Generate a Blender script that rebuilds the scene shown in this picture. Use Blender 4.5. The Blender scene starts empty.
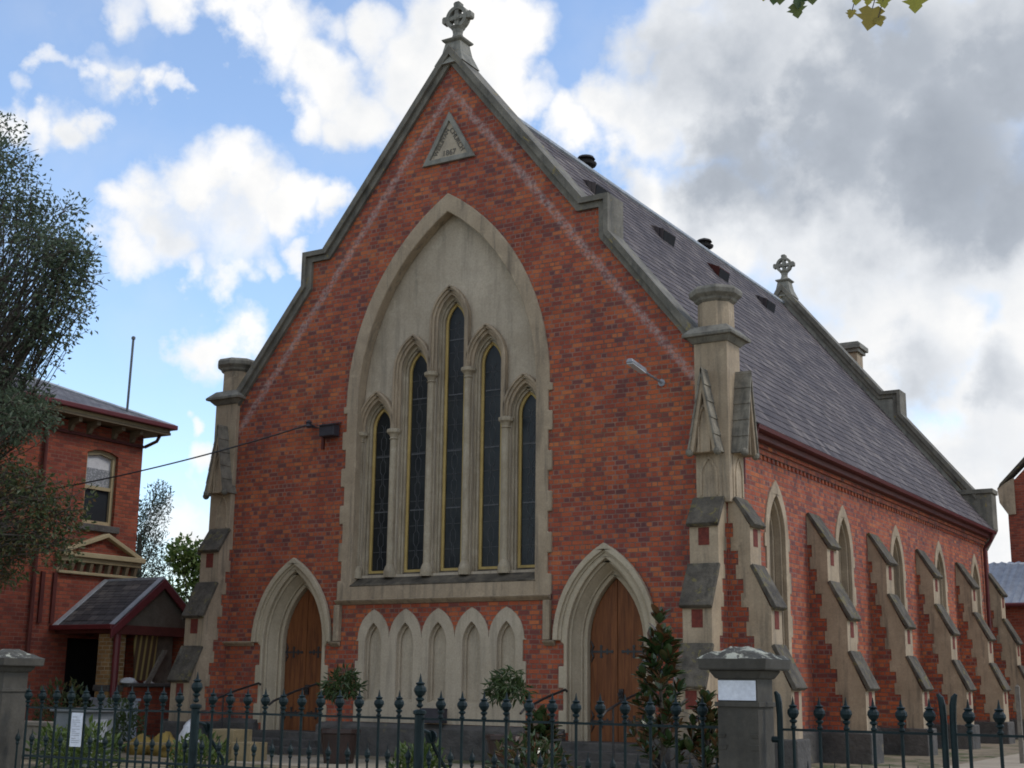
import bpy, bmesh, math, random
import numpy as np
from mathutils import Vector, Matrix
from mathutils.geometry import tessellate_polygon
random.seed(7); rng = np.random.default_rng(7)
S = bpy.context.scene; COL = S.collection
R = math.radians
# ------------------------------------------------------------------ camera
cd = bpy.data.cameras.new('camera'); cam = bpy.data.objects.new('camera', cd); COL.objects.link(cam)
rx = Vector((0.85378, 0.52049, 0.01186)); ux = Vector((0.10370, -0.19233, 0.97584)); fx = Vector((-0.51020, 0.83192, 0.21818))
m = Matrix.Identity(4)
for i in range(3):
    m[i][0] = rx[i]; m[i][1] = ux[i]; m[i][2] = -fx[i]
m[0][3], m[1][3], m[2][3] = 14.842, -21.607, 1.70
cam.matrix_world = m
cd.sensor_width = 36; cd.lens = 1338.3 / 1024 * 36; cd.clip_start = 0.1; cd.clip_end = 6000
S.camera = cam
try: S.cycles.filter_width = 1.8
except Exception: pass
# ------------------------------------------------------------------ sun, sky, exposure
SUN_DIR = Vector((0.80, 0.34, 0.92)).normalized()        # towards the sun: right, a little behind the church
SUN_STRENGTH, SUN_ANGLE, SKY_STRENGTH, CLOUD_BRIGHT = 0.9, 14.0, 0.145, 0.77
sd = bpy.data.lights.new('sun', 'SUN'); so = bpy.data.objects.new('sun', sd); COL.objects.link(so)
so.rotation_euler = SUN_DIR.to_track_quat('Z', 'Y').to_euler(); so.location = (40, 20, 50)
sd.energy = SUN_STRENGTH; sd.angle = R(SUN_ANGLE); sd.color = (1, .94, .85)
S.view_settings.view_transform = 'Standard'; S.view_settings.look = 'None'
S.view_settings.exposure = 0.48; S.view_settings.gamma = 1; S.view_settings.use_curve_mapping = False

class T:
    """small helper for node trees"""
    def __init__(s, tree): s.t = tree; s.t.nodes.clear()
    def n(s, ty, **k):
        o = s.t.nodes.new(ty)
        for a, b in k.items():
            if a.startswith('i_'):
                key = a[2:]; key = int(key) if key.isdigit() else key.replace('_', ' ')
                if isinstance(b, bpy.types.NodeSocket): s.t.links.new(b, o.inputs[key])
                else: o.inputs[key].default_value = b
            else: setattr(o, a, b)
        return o
    def math(s, op, a, b=None, c=None, clamp=False):
        o = s.t.nodes.new('ShaderNodeMath'); o.operation = op; o.use_clamp = clamp
        for i, v in enumerate((a, b, c)):
            if v is None: continue
            if isinstance(v, bpy.types.NodeSocket): s.t.links.new(v, o.inputs[i])
            else: o.inputs[i].default_value = v
        return o.outputs[0]
    def mix(s, f, a, b, blend='MIX'):
        o = s.t.nodes.new('ShaderNodeMix'); o.data_type = 'RGBA'; o.blend_type = blend; o.clamp_factor = True
        for key, v in ((0, f), (6, a), (7, b)):
            if isinstance(v, bpy.types.NodeSocket): s.t.links.new(v, o.inputs[key])
            else: o.inputs[key].default_value = v if key == 0 else (*v[:3], 1)
        return o.outputs[2]
    def ramp(s, f, *stops):
        o = s.t.nodes.new('ShaderNodeValToRGB'); s.t.links.new(f, o.inputs[0]); e = o.color_ramp.elements
        while len(e) < len(stops): e.new(.5)
        for q, (p, c) in zip(e, stops):
            q.position = p; q.color = (*c, 1) if len(c) == 3 else c
        return o.outputs[0]
    def noise(s, vec, scale, detail=4, rough=.55, dist=0.):
        o = s.n('ShaderNodeTexNoise'); o.inputs['Scale'].default_value = scale; o.inputs['Detail'].default_value = detail
        o.inputs['Roughness'].default_value = rough; o.inputs['Distortion'].default_value = dist
        if vec is not None: s.t.links.new(vec, o.inputs['Vector'])
        return o
    def vmath(s, op, a, b):
        o = s.t.nodes.new('ShaderNodeVectorMath'); o.operation = op
        for i, v in enumerate((a, b)):
            if isinstance(v, bpy.types.NodeSocket): s.t.links.new(v, o.inputs[i])
            else: o.inputs[i].default_value = v
        return o
    def step(s, v, lo, hi, a=0., b=1.):
        o = s.n('ShaderNodeMapRange', interpolation_type='SMOOTHSTEP'); s.t.links.new(v, o.inputs[0])
        for i, x in zip((1, 2, 3, 4), (lo, hi, a, b)): o.inputs[i].default_value = x
        return o.outputs[0]

BLOBS=[[(-0.717,0.567,0.405,0.020,0.70),(-0.705,0.582,0.406,0.024,0.85),(-0.694,0.595,0.406,0.026,0.90),(-0.680,0.610,0.406,0.023,0.85),(-0.669,0.621,0.408,0.017,0.70),(-0.729,0.531,0.432,0.022,0.60),(-0.708,0.556,0.435,0.018,0.45),(-0.732,0.559,0.390,0.017,0.50),(-0.716,0.580,0.390,0.016,0.45),(-0.735,0.573,0.362,0.028,0.85),(-0.721,0.592,0.361,0.028,0.95),(-0.710,0.599,0.371,0.023,0.85),(-0.746,0.557,0.365,0.029,0.80),(-0.729,0.592,0.344,0.020,0.70),(-0.716,0.619,0.321,0.038,0.95),(-0.701,0.632,0.330,0.049,1.00),(-0.676,0.650,0.346,0.049,1.00),(-0.654,0.666,0.359,0.046,1.00),(-0.643,0.682,0.347,0.054,1.00),(-0.619,0.710,0.334,0.045,1.00),(-0.600,0.727,0.334,0.033,1.00),(-0.712,0.636,0.299,0.038,0.90),(-0.689,0.663,0.294,0.028,0.80),(-0.667,0.686,0.292,0.030,0.80),(-0.645,0.704,0.297,0.022,0.70),(-0.695,0.648,0.311,0.042,0.95),(-0.678,0.691,0.249,0.039,1.00),(-0.663,0.707,0.247,0.043,1.00),(-0.654,0.719,0.237,0.036,1.00),(-0.690,0.684,0.237,0.025,0.70),(-0.626,0.721,0.298,0.023,0.80),(-0.629,0.725,0.281,0.023,0.70),(-0.693,0.697,0.182,0.016,0.80),(-0.693,0.704,0.156,0.027,0.90),(-0.701,0.698,0.148,0.018,0.70),(-0.705,0.701,0.109,0.039,0.95),(-0.693,0.714,0.099,0.043,0.95),(-0.715,0.690,0.115,0.025,0.80),(-0.722,0.683,0.111,0.028,0.70),(-0.672,0.583,0.456,0.041,0.80),(-0.650,0.604,0.461,0.041,0.90),(-0.626,0.633,0.455,0.045,1.00),(-0.602,0.660,0.449,0.057,1.00),(-0.581,0.691,0.430,0.054,1.00),(-0.562,0.715,0.416,0.054,1.00),(-0.599,0.692,0.403,0.040,0.90),(-0.581,0.710,0.398,0.036,0.90),(-0.527,0.727,0.440,0.065,1.00),(-0.494,0.742,0.454,0.058,1.00),(-0.468,0.754,0.460,0.047,1.00),(-0.483,0.765,0.426,0.047,0.95),(-0.500,0.724,0.475,0.057,1.00),(-0.543,0.698,0.466,0.043,0.90),(-0.455,0.782,0.426,0.029,0.60),(-0.469,0.779,0.416,0.033,0.90),(-0.571,0.677,0.464,0.036,0.70),(-0.451,0.798,0.400,0.044,1.00),(-0.417,0.812,0.409,0.051,1.00),(-0.392,0.827,0.402,0.065,1.00),(-0.390,0.808,0.441,0.054,0.90),(-0.394,0.792,0.466,0.032,0.60),(-0.360,0.812,0.459,0.063,1.00),(-0.344,0.843,0.413,0.084,1.20),(-0.358,0.872,0.333,0.093,1.20),(-0.401,0.844,0.355,0.058,1.00),(-0.289,0.859,0.422,0.102,1.30),(-0.292,0.900,0.323,0.103,1.20),(-0.229,0.892,0.391,0.111,1.30),(-0.172,0.890,0.422,0.100,1.30),(-0.175,0.934,0.313,0.101,1.20),(-0.248,0.936,0.250,0.100,1.20),(-0.188,0.962,0.198,0.101,1.20),(-0.219,0.965,0.144,0.091,1.10),(-0.192,0.978,0.088,0.082,1.10),(-0.130,0.956,0.261,0.119,1.20),(-0.102,0.917,0.387,0.117,1.20),(-0.209,0.841,0.499,0.126,1.20),(-0.335,0.791,0.511,0.082,1.00),(-0.307,0.930,0.204,0.103,1.10),(-0.249,0.904,0.347,0.210,1.10),(-0.313,0.843,0.437,0.136,1.00),(-0.661,0.677,0.322,0.068,0.75),(-0.692,0.648,0.318,0.064,0.72),(-0.531,0.732,0.427,0.087,0.80),(-0.669,0.702,0.246,0.051,0.70),(-0.698,0.589,0.408,0.041,0.62),(-0.723,0.589,0.361,0.041,0.65)],
[(-0.276,0.882,0.382,0.102,1.05),(-0.332,0.869,0.366,0.084,0.90),(-0.213,0.907,0.363,0.110,1.10),(-0.165,0.927,0.338,0.082,1.00),(-0.230,0.877,0.423,0.111,0.90),(-0.309,0.852,0.424,0.076,0.60),(-0.156,0.903,0.401,0.093,0.90),(-0.245,0.895,0.373,0.210,0.66),(-0.353,0.829,0.433,0.105,0.50),(-0.313,0.843,0.437,0.096,0.60),(-0.216,0.960,0.179,0.078,0.35),(-0.288,0.924,0.253,0.083,0.40),(-0.235,0.872,0.430,0.111,0.60),(-0.157,0.888,0.432,0.093,0.60),(-0.356,0.868,0.347,0.057,0.50),(-0.194,0.946,0.260,0.033,0.50),(-0.272,0.907,0.321,0.041,0.60),(-0.252,0.943,0.219,0.061,0.70),(-0.200,0.957,0.209,0.046,0.70),(-0.180,0.961,0.208,0.039,0.50),(-0.223,0.959,0.172,0.027,0.40),(-0.372,0.869,0.327,0.043,0.50),(-0.657,0.678,0.329,0.032,0.30),(-0.691,0.654,0.309,0.032,0.35),(-0.693,0.598,0.403,0.027,0.25),(-0.716,0.597,0.362,0.027,0.25),(-0.499,0.750,0.435,0.029,0.25),(-0.502,0.769,0.396,0.029,0.30),(-0.418,0.830,0.369,0.037,0.50),(-0.389,0.805,0.447,0.043,0.35),(-0.358,0.824,0.440,0.050,0.45)]]
w = bpy.data.worlds.new('World'); S.world = w; w.use_nodes = True
t = T(w.node_tree)
sky = t.n('ShaderNodeTexSky', sky_type='NISHITA', sun_disc=False)
sky.sun_elevation = math.asin(SUN_DIR.z); sky.sun_rotation = math.atan2(SUN_DIR.x, SUN_DIR.y)
sky.air_density = 1.0; sky.dust_density = .4; sky.ozone_density = 2.2
tc = t.n('ShaderNodeTexCoord').outputs['Generated']
nrm = t.vmath('NORMALIZE', tc, (0, 0, 0)).outputs[0]
n1 = t.noise(nrm, 9, 7, .56)
n2 = t.noise(nrm, 26, 5, .55)
warp = t.vmath('SUBTRACT', n1.outputs['Color'], (.5, .5, .5)).outputs[0]
ws = t.vmath('SCALE', warp, (0, 0, 0)); ws.inputs['Scale'].default_value = .10
warp2 = t.vmath('SUBTRACT', n2.outputs['Color'], (.5, .5, .5)).outputs[0]
ws2 = t.vmath('SCALE', warp2, (0, 0, 0)); ws2.inputs['Scale'].default_value = .045
d = t.vmath('ADD', t.vmath('ADD', nrm, ws.outputs[0]).outputs[0], ws2.outputs[0]).outputs[0]
def blob_sum(L, vec):
    acc = None
    for x, y, z, r, wt in L:
        di = t.vmath('DISTANCE', vec, (x, y, z)).outputs['Value']
        b = t.step(di, r * .10, r * 1.08, wt, 0.)
        # union: 1-(1-a)(1-b), kept soft
        acc = b if acc is None else t.math('SMOOTH_MAX', acc, b, .12)
    return acc
dens = blob_sum(BLOBS[0], d)
# everywhere the photograph does not look: broken cloud of the same kind
view = t.vmath('DOT_PRODUCT', nrm, tuple(fx)).outputs['Value']
away = t.step(view, .80, .90, 1., 0.)
gen = t.noise(nrm, 2.6, 6, .55)
general = t.step(gen.outputs['Fac'], .38, .60, 0., .9)
dens = t.math('MAXIMUM', dens, t.math('MULTIPLY', general, away))
wisp = t.math('MULTIPLY', t.math('SUBTRACT', n2.outputs['Fac'], .5), .75)
cover = t.step(t.math('ADD', dens, wisp), .22, .95)
thin = t.math('ADD', t.math('MULTIPLY', t.step(n1.outputs['Fac'], .42, .72), .13), .06)
cover = t.math('MAXIMUM', cover, thin)
grey = blob_sum(BLOBS[1], d)
greyn = t.math('ADD', t.math('MULTIPLY', t.math('SUBTRACT', n1.outputs['Fac'], .5), 1.15), t.math('MULTIPLY', t.math('SUBTRACT', n2.outputs['Fac'], .5), .45))
greyf = t.math('ADD', t.math('MULTIPLY', grey, .74), t.math('MULTIPLY', greyn, .75), clamp=True)
cb = CLOUD_BRIGHT
cloudc = t.ramp(greyf, (0., (cb, cb * .985, cb * .96)), (.28, (cb * .76, cb * .785, cb * .82)), (.62, (cb * .43, cb * .47, cb * .53)), (1., (cb * .29, cb * .325, cb * .38)))
skyc = t.vmath('SCALE', sky.outputs[0], (0, 0, 0)); skyc.inputs['Scale'].default_value = SKY_STRENGTH
hs = t.n('ShaderNodeHueSaturation'); t.t.links.new(skyc.outputs[0], hs.inputs['Color']); hs.inputs['Saturation'].default_value = 1.03; hs.inputs['Value'].default_value = 1.22
col = t.mix(cover, hs.outputs[0], cloudc)
bg = t.n('ShaderNodeBackground', i_Color=col, i_Strength=1.0)
out = t.n('ShaderNodeOutputWorld', i_Surface=bg.outputs[0])

# ------------------------------------------------------------------ materials
MATS = {}
def new_mat(name):
    m = bpy.data.materials.new(name); m.use_nodes = True; MATS[name] = m
    tt = T(m.node_tree)
    p = tt.n('ShaderNodeBsdfPrincipled'); o = tt.n('ShaderNodeOutputMaterial', i_Surface=p.outputs[0])
    return m, tt, p
def lk(tt, a, b): tt.t.links.new(a, b)
def bump(tt, p, h, strength, dist):
    b = tt.n('ShaderNodeBump', i_Height=h); b.inputs['Strength'].default_value = strength; b.inputs['Distance'].default_value = dist
    lk(tt, b.outputs[0], p.inputs['Normal'])
def pos(tt): return tt.n('ShaderNodeNewGeometry').outputs['Position']
def uvz(tt):
    """wall coordinates in metres: along the wall, up"""
    g = tt.n('ShaderNodeNewGeometry'); sp = tt.n('ShaderNodeSeparateXYZ', i_0=g.outputs['Position']); sn = tt.n('ShaderNodeSeparateXYZ', i_0=g.outputs['True Normal'])
    ax = tt.math('GREATER_THAN', tt.math('ABSOLUTE', sn.outputs[0]), .6)
    u = tt.math('ADD', tt.math('MULTIPLY', sp.outputs[0], tt.math('SUBTRACT', 1., ax)), tt.math('MULTIPLY', sp.outputs[1], ax))
    return g, sp, u
def brick(name, stops, mortar, bw=.225, bh=.089, ms=.011, efflo=False, hdr=True):
    m, tt, p = new_mat(name); g, sp, u = uvz(tt)
    wob = tt.noise(g.outputs['Position'], 3.0, 2)
    u2 = tt.math('ADD', u, tt.math('MULTIPLY', tt.math('SUBTRACT', wob.outputs['Fac'], .5), .02))
    v2 = tt.math('ADD', sp.outputs[2], tt.math('MULTIPLY', tt.math('SUBTRACT', wob.outputs['Fac'], .5), .014))
    vec = tt.n('ShaderNodeCombineXYZ', i_0=u2, i_1=v2).outputs[0]
    bt = tt.n('ShaderNodeTexBrick', i_Vector=vec); bt.offset = .5; bt.squash = .5 if hdr else 1.; bt.squash_frequency = 2
    for k, v in (('Color1', (0, 0, 0, 1)), ('Color2', (1, 1, 1, 1)), ('Mortar', (.5, .5, .5, 1))): bt.inputs[k].default_value = v
    for k, v in (('Scale', 1.), ('Brick Width', bw), ('Row Height', bh), ('Mortar Size', ms), ('Mortar Smooth', .25), ('Bias', 0.)): bt.inputs[k].default_value = v
    c = tt.ramp(bt.outputs['Color'], *stops)
    for q in tt.t.nodes:
        if q.type == 'VALTORGB': q.color_ramp.interpolation = 'LINEAR'
    fine = tt.noise(g.outputs['Position'], 38, 4, .7)
    big = tt.noise(g.outputs['Position'], .9, 5, .6)
    c = tt.mix(.55, c, tt.ramp(fine.outputs['Fac'], (.25, (.45, .42, .42)), (.7, (1.25, 1.2, 1.15))), 'MULTIPLY')
    c = tt.mix(.7, c, tt.ramp(big.outputs['Fac'], (.28, (.62, .54, .56)), (.5, (.95, .95, .95)), (.75, (1.25, 1.28, 1.2))), 'MULTIPLY')
    mo = tt.mix(tt.step(tt.noise(g.outputs['Position'], 2.2, 4, .7).outputs['Fac'], .35, .7), tuple(x * .6 for x in mortar), tuple(x * 1.25 for x in mortar))
    c = tt.mix(bt.outputs['Fac'], c, mo)
    # repaired, oranger or duller areas and soot runs
    pa = tt.noise(g.outputs['Position'], .42, 4, .6, .8)
    c = tt.mix(.8, c, tt.ramp(pa.outputs['Fac'], (.32, (.86, .86, .95)), (.5, (1., 1., 1.)), (.66, (1.12, 1.18, 1.0))), 'MULTIPLY')
    mp = tt.n('ShaderNodeMapping', i_Vector=g.outputs['Position']); mp.inputs['Scale'].default_value = (2.2, 2.2, .22)
    so_ = tt.noise(mp.outputs[0], 1.2, 5, .7)
    c = tt.mix(tt.step(so_.outputs['Fac'], .54, .78, 0., .55), c, (.085, .034, .028))
    # pale mortar smears and chips
    sm = tt.noise(g.outputs['Position'], 7, 5, .7)
    c = tt.mix(tt.step(sm.outputs['Fac'], .66, .76, 0., .38), c, (.34, .25, .21))
    if efflo:
        ax = tt.math('ABSOLUTE', sp.outputs[0])
        dd = tt.math('SUBTRACT', tt.math('SUBTRACT', 14.48, tt.math('MULTIPLY', ax, 1.255)), sp.outputs[2])
        n4 = tt.noise(g.outputs['Position'], 2.2, 6, .75)
        dd = tt.math('ADD', dd, tt.math('MULTIPLY', tt.math('SUBTRACT', n4.outputs['Fac'], .5), .35))
        band = tt.math('MULTIPLY', tt.step(dd, .42, .54), tt.step(dd, .66, .82, 1., 0.))
        band = tt.math('MULTIPLY', band, tt.step(tt.noise(g.outputs['Position'], 11, 4, .75).outputs['Fac'], .38, .64, .05, .62))
        c = tt.mix(band, c, (.46, .36, .33))
    lk(tt, c, p.inputs['Base Color']); p.inputs['Roughness'].default_value = .9
    h = tt.math('ADD', tt.math('MULTIPLY', bt.outputs['Fac'], -1.), tt.math('MULTIPLY', fine.outputs['Fac'], .5))
    bump(tt, p, h, .7, .012)
    return m
RED = ((0., (.15, .052, .046)), (.10, (.20, .054, .041)), (.20, (.26, .055, .031)), (.5, (.365, .078, .033)), (.8, (.42, .102, .038)), (1., (.47, .140, .050)))
DARKRED = ((0., (.06, .035, .038)), (.2, (.15, .034, .022)), (.6, (.24, .050, .028)), (1., (.31, .075, .036)))
brick('brick_front', RED, (.22, .125, .095), efflo=True)
brick('brick', RED, (.20, .12, .095))
brick('brick_manse', ((0., (.17, .036, .022)), (.5, (.27, .056, .028)), (1., (.33, .078, .038))), (.20, .085, .055), hdr=False)
brick('brick_cream', ((0., (.22, .125, .045)), (.5, (.30, .175, .06)), (1., (.36, .22, .085))), (.32, .26, .16), hdr=False)

def rough_mat(name, c1, c2, scale=3., rough=.85, bscale=30., bstr=.3, bdist=.01, streak=0., stain=(.05, .05, .045), moss=None, spec=.3, mottled=None):
    m, tt, p = new_mat(name); P = pos(tt)
    a = tt.noise(P, scale, 6, .62, .3)
    c = tt.ramp(a.outputs['Fac'], (.3, c1), (.7, c2))
    b = tt.noise(P, bscale, 5, .65)
    c = tt.mix(.4, c, tt.ramp(b.outputs['Fac'], (.3, (.6, .6, .6)), (.7, (1.25, 1.25, 1.25))), 'MULTIPLY')
    if streak:
        mp = tt.n('ShaderNodeMapping', i_Vector=P); mp.inputs['Scale'].default_value = (5, 5, .45)
        s2 = tt.noise(mp.outputs[0], 1.3, 5, .65)
        c = tt.mix(tt.step(s2.outputs['Fac'], .47, .72, 0., streak), c, stain)
        c = tt.mix(tt.step(tt.noise(P, 2.7, 6, .72, .4).outputs['Fac'], .56, .70, 0., streak * .7), c, tuple(min(.6, 1.28 * x) for x in c2))
        c = tt.mix(tt.step(tt.noise(P, 8.5, 5, .75).outputs['Fac'], .60, .74, 0., streak * .6), c, stain)
        s3 = tt.noise(P, 1.1, 6, .7)
        c = tt.mix(tt.step(s3.outputs['Fac'], .55, .75, 0., streak * .8), c, tuple(.5 * (x + y) for x, y in zip(c1, stain)))
    if moss:
        s4 = tt.noise(P, moss[3], 6, .7, .5)
        c = tt.mix(tt.step(s4.outputs['Fac'], moss[4], moss[4] + .08, 0., .85), c, moss[:3])
    lk(tt, c, p.inputs['Base Color']); p.inputs['Roughness'].default_value = rough; p.inputs['Specular IOR Level'].default_value = spec
    bump(tt, p, b.outputs['Fac'], bstr, bdist)
    return m
rough_mat('stone', (.29, .222, .148), (.425, .333, .228), 1.6, streak=.6, stain=(.085, .075, .06))
rough_mat('stone_panel', (.36, .298, .216), (.48, .405, .305), .9, streak=.4, stain=(.13, .115, .09))
rough_mat('stone_shaft', (.30, .245, .165), (.44, .375, .275), 2.5, streak=.5, stain=(.11, .08, .055))
rough_mat('stone_sill', (.020, .018, .014), (.15, .125, .09), 3.0, streak=.45, stain=(.03, .027, .022))
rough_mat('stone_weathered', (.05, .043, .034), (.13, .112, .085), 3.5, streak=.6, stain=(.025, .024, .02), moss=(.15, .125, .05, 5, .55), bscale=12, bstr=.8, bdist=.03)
rough_mat('stone_coping', (.10, .092, .075), (.22, .20, .16), 2.2, streak=.5, stain=(.045, .045, .042), moss=(.26, .20, .07, 4, .60))
rough_mat('stone_finial', (.17, .165, .14), (.29, .275, .23), 4, streak=.4, moss=(.25, .20, .08, 9, .62))
rough_mat('gablet_stone', (.11, .10, .08), (.27, .24, .185), 4, streak=.6, stain=(.05, .046, .04))
rough_mat('pier_cap', (.13, .12, .10), (.26, .24, .195), 3, streak=.6, stain=(.05, .047, .042))
rough_mat('cream_stone', (.36, .298, .208), (.46, .388, .28), 1.4, rough=.7, streak=.3, stain=(.20, .175, .12), bstr=.15)
rough_mat('eaves_shaded', (.15, .115, .07), (.22, .17, .105), 3, rough=.7)  # cream soffit and brackets browned; their shade is put into the colour
rough_mat('cream_paint', (.33, .265, .15), (.41, .335, .20), 2, rough=.6, bstr=.1)
rough_mat('yellow_paint', (.40, .28, .09), (.50, .36, .13), 3, rough=.6, bstr=.1, streak=.3, stain=(.2, .13, .05))
rough_mat('bluestone', (.055, .052, .048), (.115, .105, .095), 2.2, rough=.85, bscale=9, bstr=.8, bdist=.04, moss=(.14, .12, .08, 3, .6))
rough_mat('pillar_stone', (.050, .045, .036), (.085, .077, .062), 3, streak=.4, stain=(.035, .034, .03))
rough_mat('lichen_stone', (.045, .044, .038), (.10, .095, .08), 4, moss=(.42, .42, .34, 7, .50), bstr=.8, bdist=.02)
rough_mat('maroon', (.09, .014, .016), (.13, .02, .022), 3, rough=.5, bstr=.05, spec=.5)
rough_mat('brown_red', (.075, .02, .016), (.12, .03, .022), 3, rough=.6, bstr=.05)
rough_mat('lead_flashing', (.26, .28, .30), (.40, .42, .44), 4, rough=.5, bstr=.1)
rough_mat('galvanised', (.22, .24, .27), (.33, .36, .40), 4, rough=.45, bstr=.05)
rough_mat('fence_green', (.003, .010, .011), (.009, .022, .023), 12, rough=.5, bstr=.3, bdist=.002, spec=.22, moss=(.035, .018, .010, 22, .66))
rough_mat('black_iron', (.012, .012, .013), (.022, .021, .022), 8, rough=.5, bstr=.1, spec=.5)
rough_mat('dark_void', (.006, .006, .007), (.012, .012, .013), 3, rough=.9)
rough_mat('vent_dark', (.018, .016, .016), (.04, .035, .033), 6, rough=.8)
rough_mat('lead_came', (.075, .077, .08), (.13, .13, .135), 20, rough=.6)
rough_mat('dark_box', (.03, .028, .034), (.05, .045, .055), 5, rough=.5)
rough_mat('white_paper', (.62, .64, .70), (.70, .72, .76), 3, rough=.8, bstr=.02)
rough_mat('ink', (.16, .16, .18), (.24, .24, .26), 9, rough=.8, bstr=.02)
rough_mat('pot_glaze', (.022, .012, .010), (.04, .02, .016), 5, rough=.45, bstr=.1, spec=.5)
rough_mat('soil', (.02, .015, .01), (.05, .035, .02), 8)
rough_mat('grey_metal', (.10, .11, .12), (.15, .16, .17), 4, rough=.5, bstr=.05)
rough_mat('grey_wood', (.13, .115, .095), (.24, .21, .17), 5, rough=.9)
rough_mat('pale_timber', (.22, .17, .09), (.32, .25, .14), 5, rough=.8)
rough_mat('yellow_plastic', (.20, .14, .03), (.29, .20, .05), 3, rough=.6)
rough_mat('white_cloth', (.55, .55, .56), (.68, .68, .68), 5, rough=.9)
rough_mat('soffit', (.10, .085, .065), (.15, .13, .10), 3, rough=.8)
rough_mat('lamp_grey', (.20, .21, .23), (.30, .31, .33), 5, rough=.4)
rough_mat('lens', (.55, .57, .60), (.62, .64, .66), 5, rough=.25)
rough_mat('bark', (.05, .042, .035), (.12, .10, .08), 6, bscale=18, bstr=.8, bdist=.03)
rough_mat('letter', (.11, .10, .08), (.17, .15, .125), 8)
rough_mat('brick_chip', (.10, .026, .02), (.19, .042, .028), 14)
rough_mat('gutter_brown', (.07, .014, .014), (.11, .02, .02), 3, rough=.5)
rough_mat('asphalt', (.04, .04, .04), (.065, .063, .06), 3, bscale=60, bstr=.4)
rough_mat('footpath', (.20, .19, .17), (.28, .265, .24), 1.2, bscale=50, bstr=.2)
rough_mat('yard', (.16, .13, .085), (.30, .245, .17), 1.1, bscale=26, bstr=.7, bdist=.03, moss=(.055, .075, .022, 1.3, .50))
rough_mat('concrete_path', (.30, .255, .19), (.40, .345, .26), 1.5, bscale=30, bstr=.3)
def corrug_mat(name, c1, c2, sx, axis):
    m, tt, p = new_mat(name); sp = tt.n('ShaderNodeSeparateXYZ', i_0=pos(tt))
    s = tt.math('SINE', tt.math('MULTIPLY', sp.outputs[axis], sx))
    lk(tt, tt.ramp(s, (0., c1), (1., c2)), p.inputs['Base Color']); p.inputs['Roughness'].default_value = .8
    return m
corrug_mat('striped_cloth', (.10, .06, .035), (.44, .34, .12), 38., 1)
# glass: dark church panes, reflecting; faint cloudy grime
m, tt, p = new_mat('dark_glass'); P = pos(tt); a = tt.noise(P, 2.2, 4)
lk(tt, tt.ramp(a.outputs['Fac'], (.35, (.008, .009, .010)), (.7, (.022, .023, .022))), p.inputs['Base Color']); p.inputs['Roughness'].default_value = .34; p.inputs['Specular IOR Level'].default_value = .28
bump(tt, p, tt.noise(P, 9, 3).outputs['Fac'], .25, .02)
m, tt, p = new_mat('house_glass'); P = pos(tt)
p.inputs['Base Color'].default_value = (.03, .034, .038, 1); p.inputs['Roughness'].default_value = .06
m, tt, p = new_mat('lace'); P = pos(tt); v = tt.n('ShaderNodeTexVoronoi', i_Vector=P); v.inputs['Scale'].default_value = 26
lk(tt, tt.ramp(v.outputs['Distance'], (.1, (.46, .47, .48)), (.6, (.20, .21, .22))), p.inputs['Base Color'])
m, tt, p = new_mat('stone_glass'); a = tt.noise(pos(tt), 2, 5)
lk(tt, tt.ramp(a.outputs['Fac'], (.3, (.05, .052, .05)), (.7, (.10, .10, .095))), p.inputs['Base Color']); p.inputs['Roughness'].default_value = .4
# wood doors
m, tt, p = new_mat('door_wood'); P = pos(tt)
mp = tt.n('ShaderNodeMapping', i_Vector=P); mp.inputs['Scale'].default_value = (14, 14, 1.1)
a = tt.noise(mp.outputs[0], 1.4, 6, .65, .6); b = tt.noise(P, .8, 3)
c = tt.ramp(a.outputs['Fac'], (.25, (.075, .026, .010)), (.5, (.165, .058, .019)), (.8, (.26, .096, .032)))
c = tt.mix(.6, c, tt.ramp(b.outputs['Fac'], (.3, (.72, .7, .68)), (.7, (1.15, 1.15, 1.15))), 'MULTIPLY')
lk(tt, c, p.inputs['Base Color']); p.inputs['Roughness'].default_value = .6; p.inputs['Specular IOR Level'].default_value = .25; bump(tt, p, a.outputs['Fac'], .35, .006)
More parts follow.
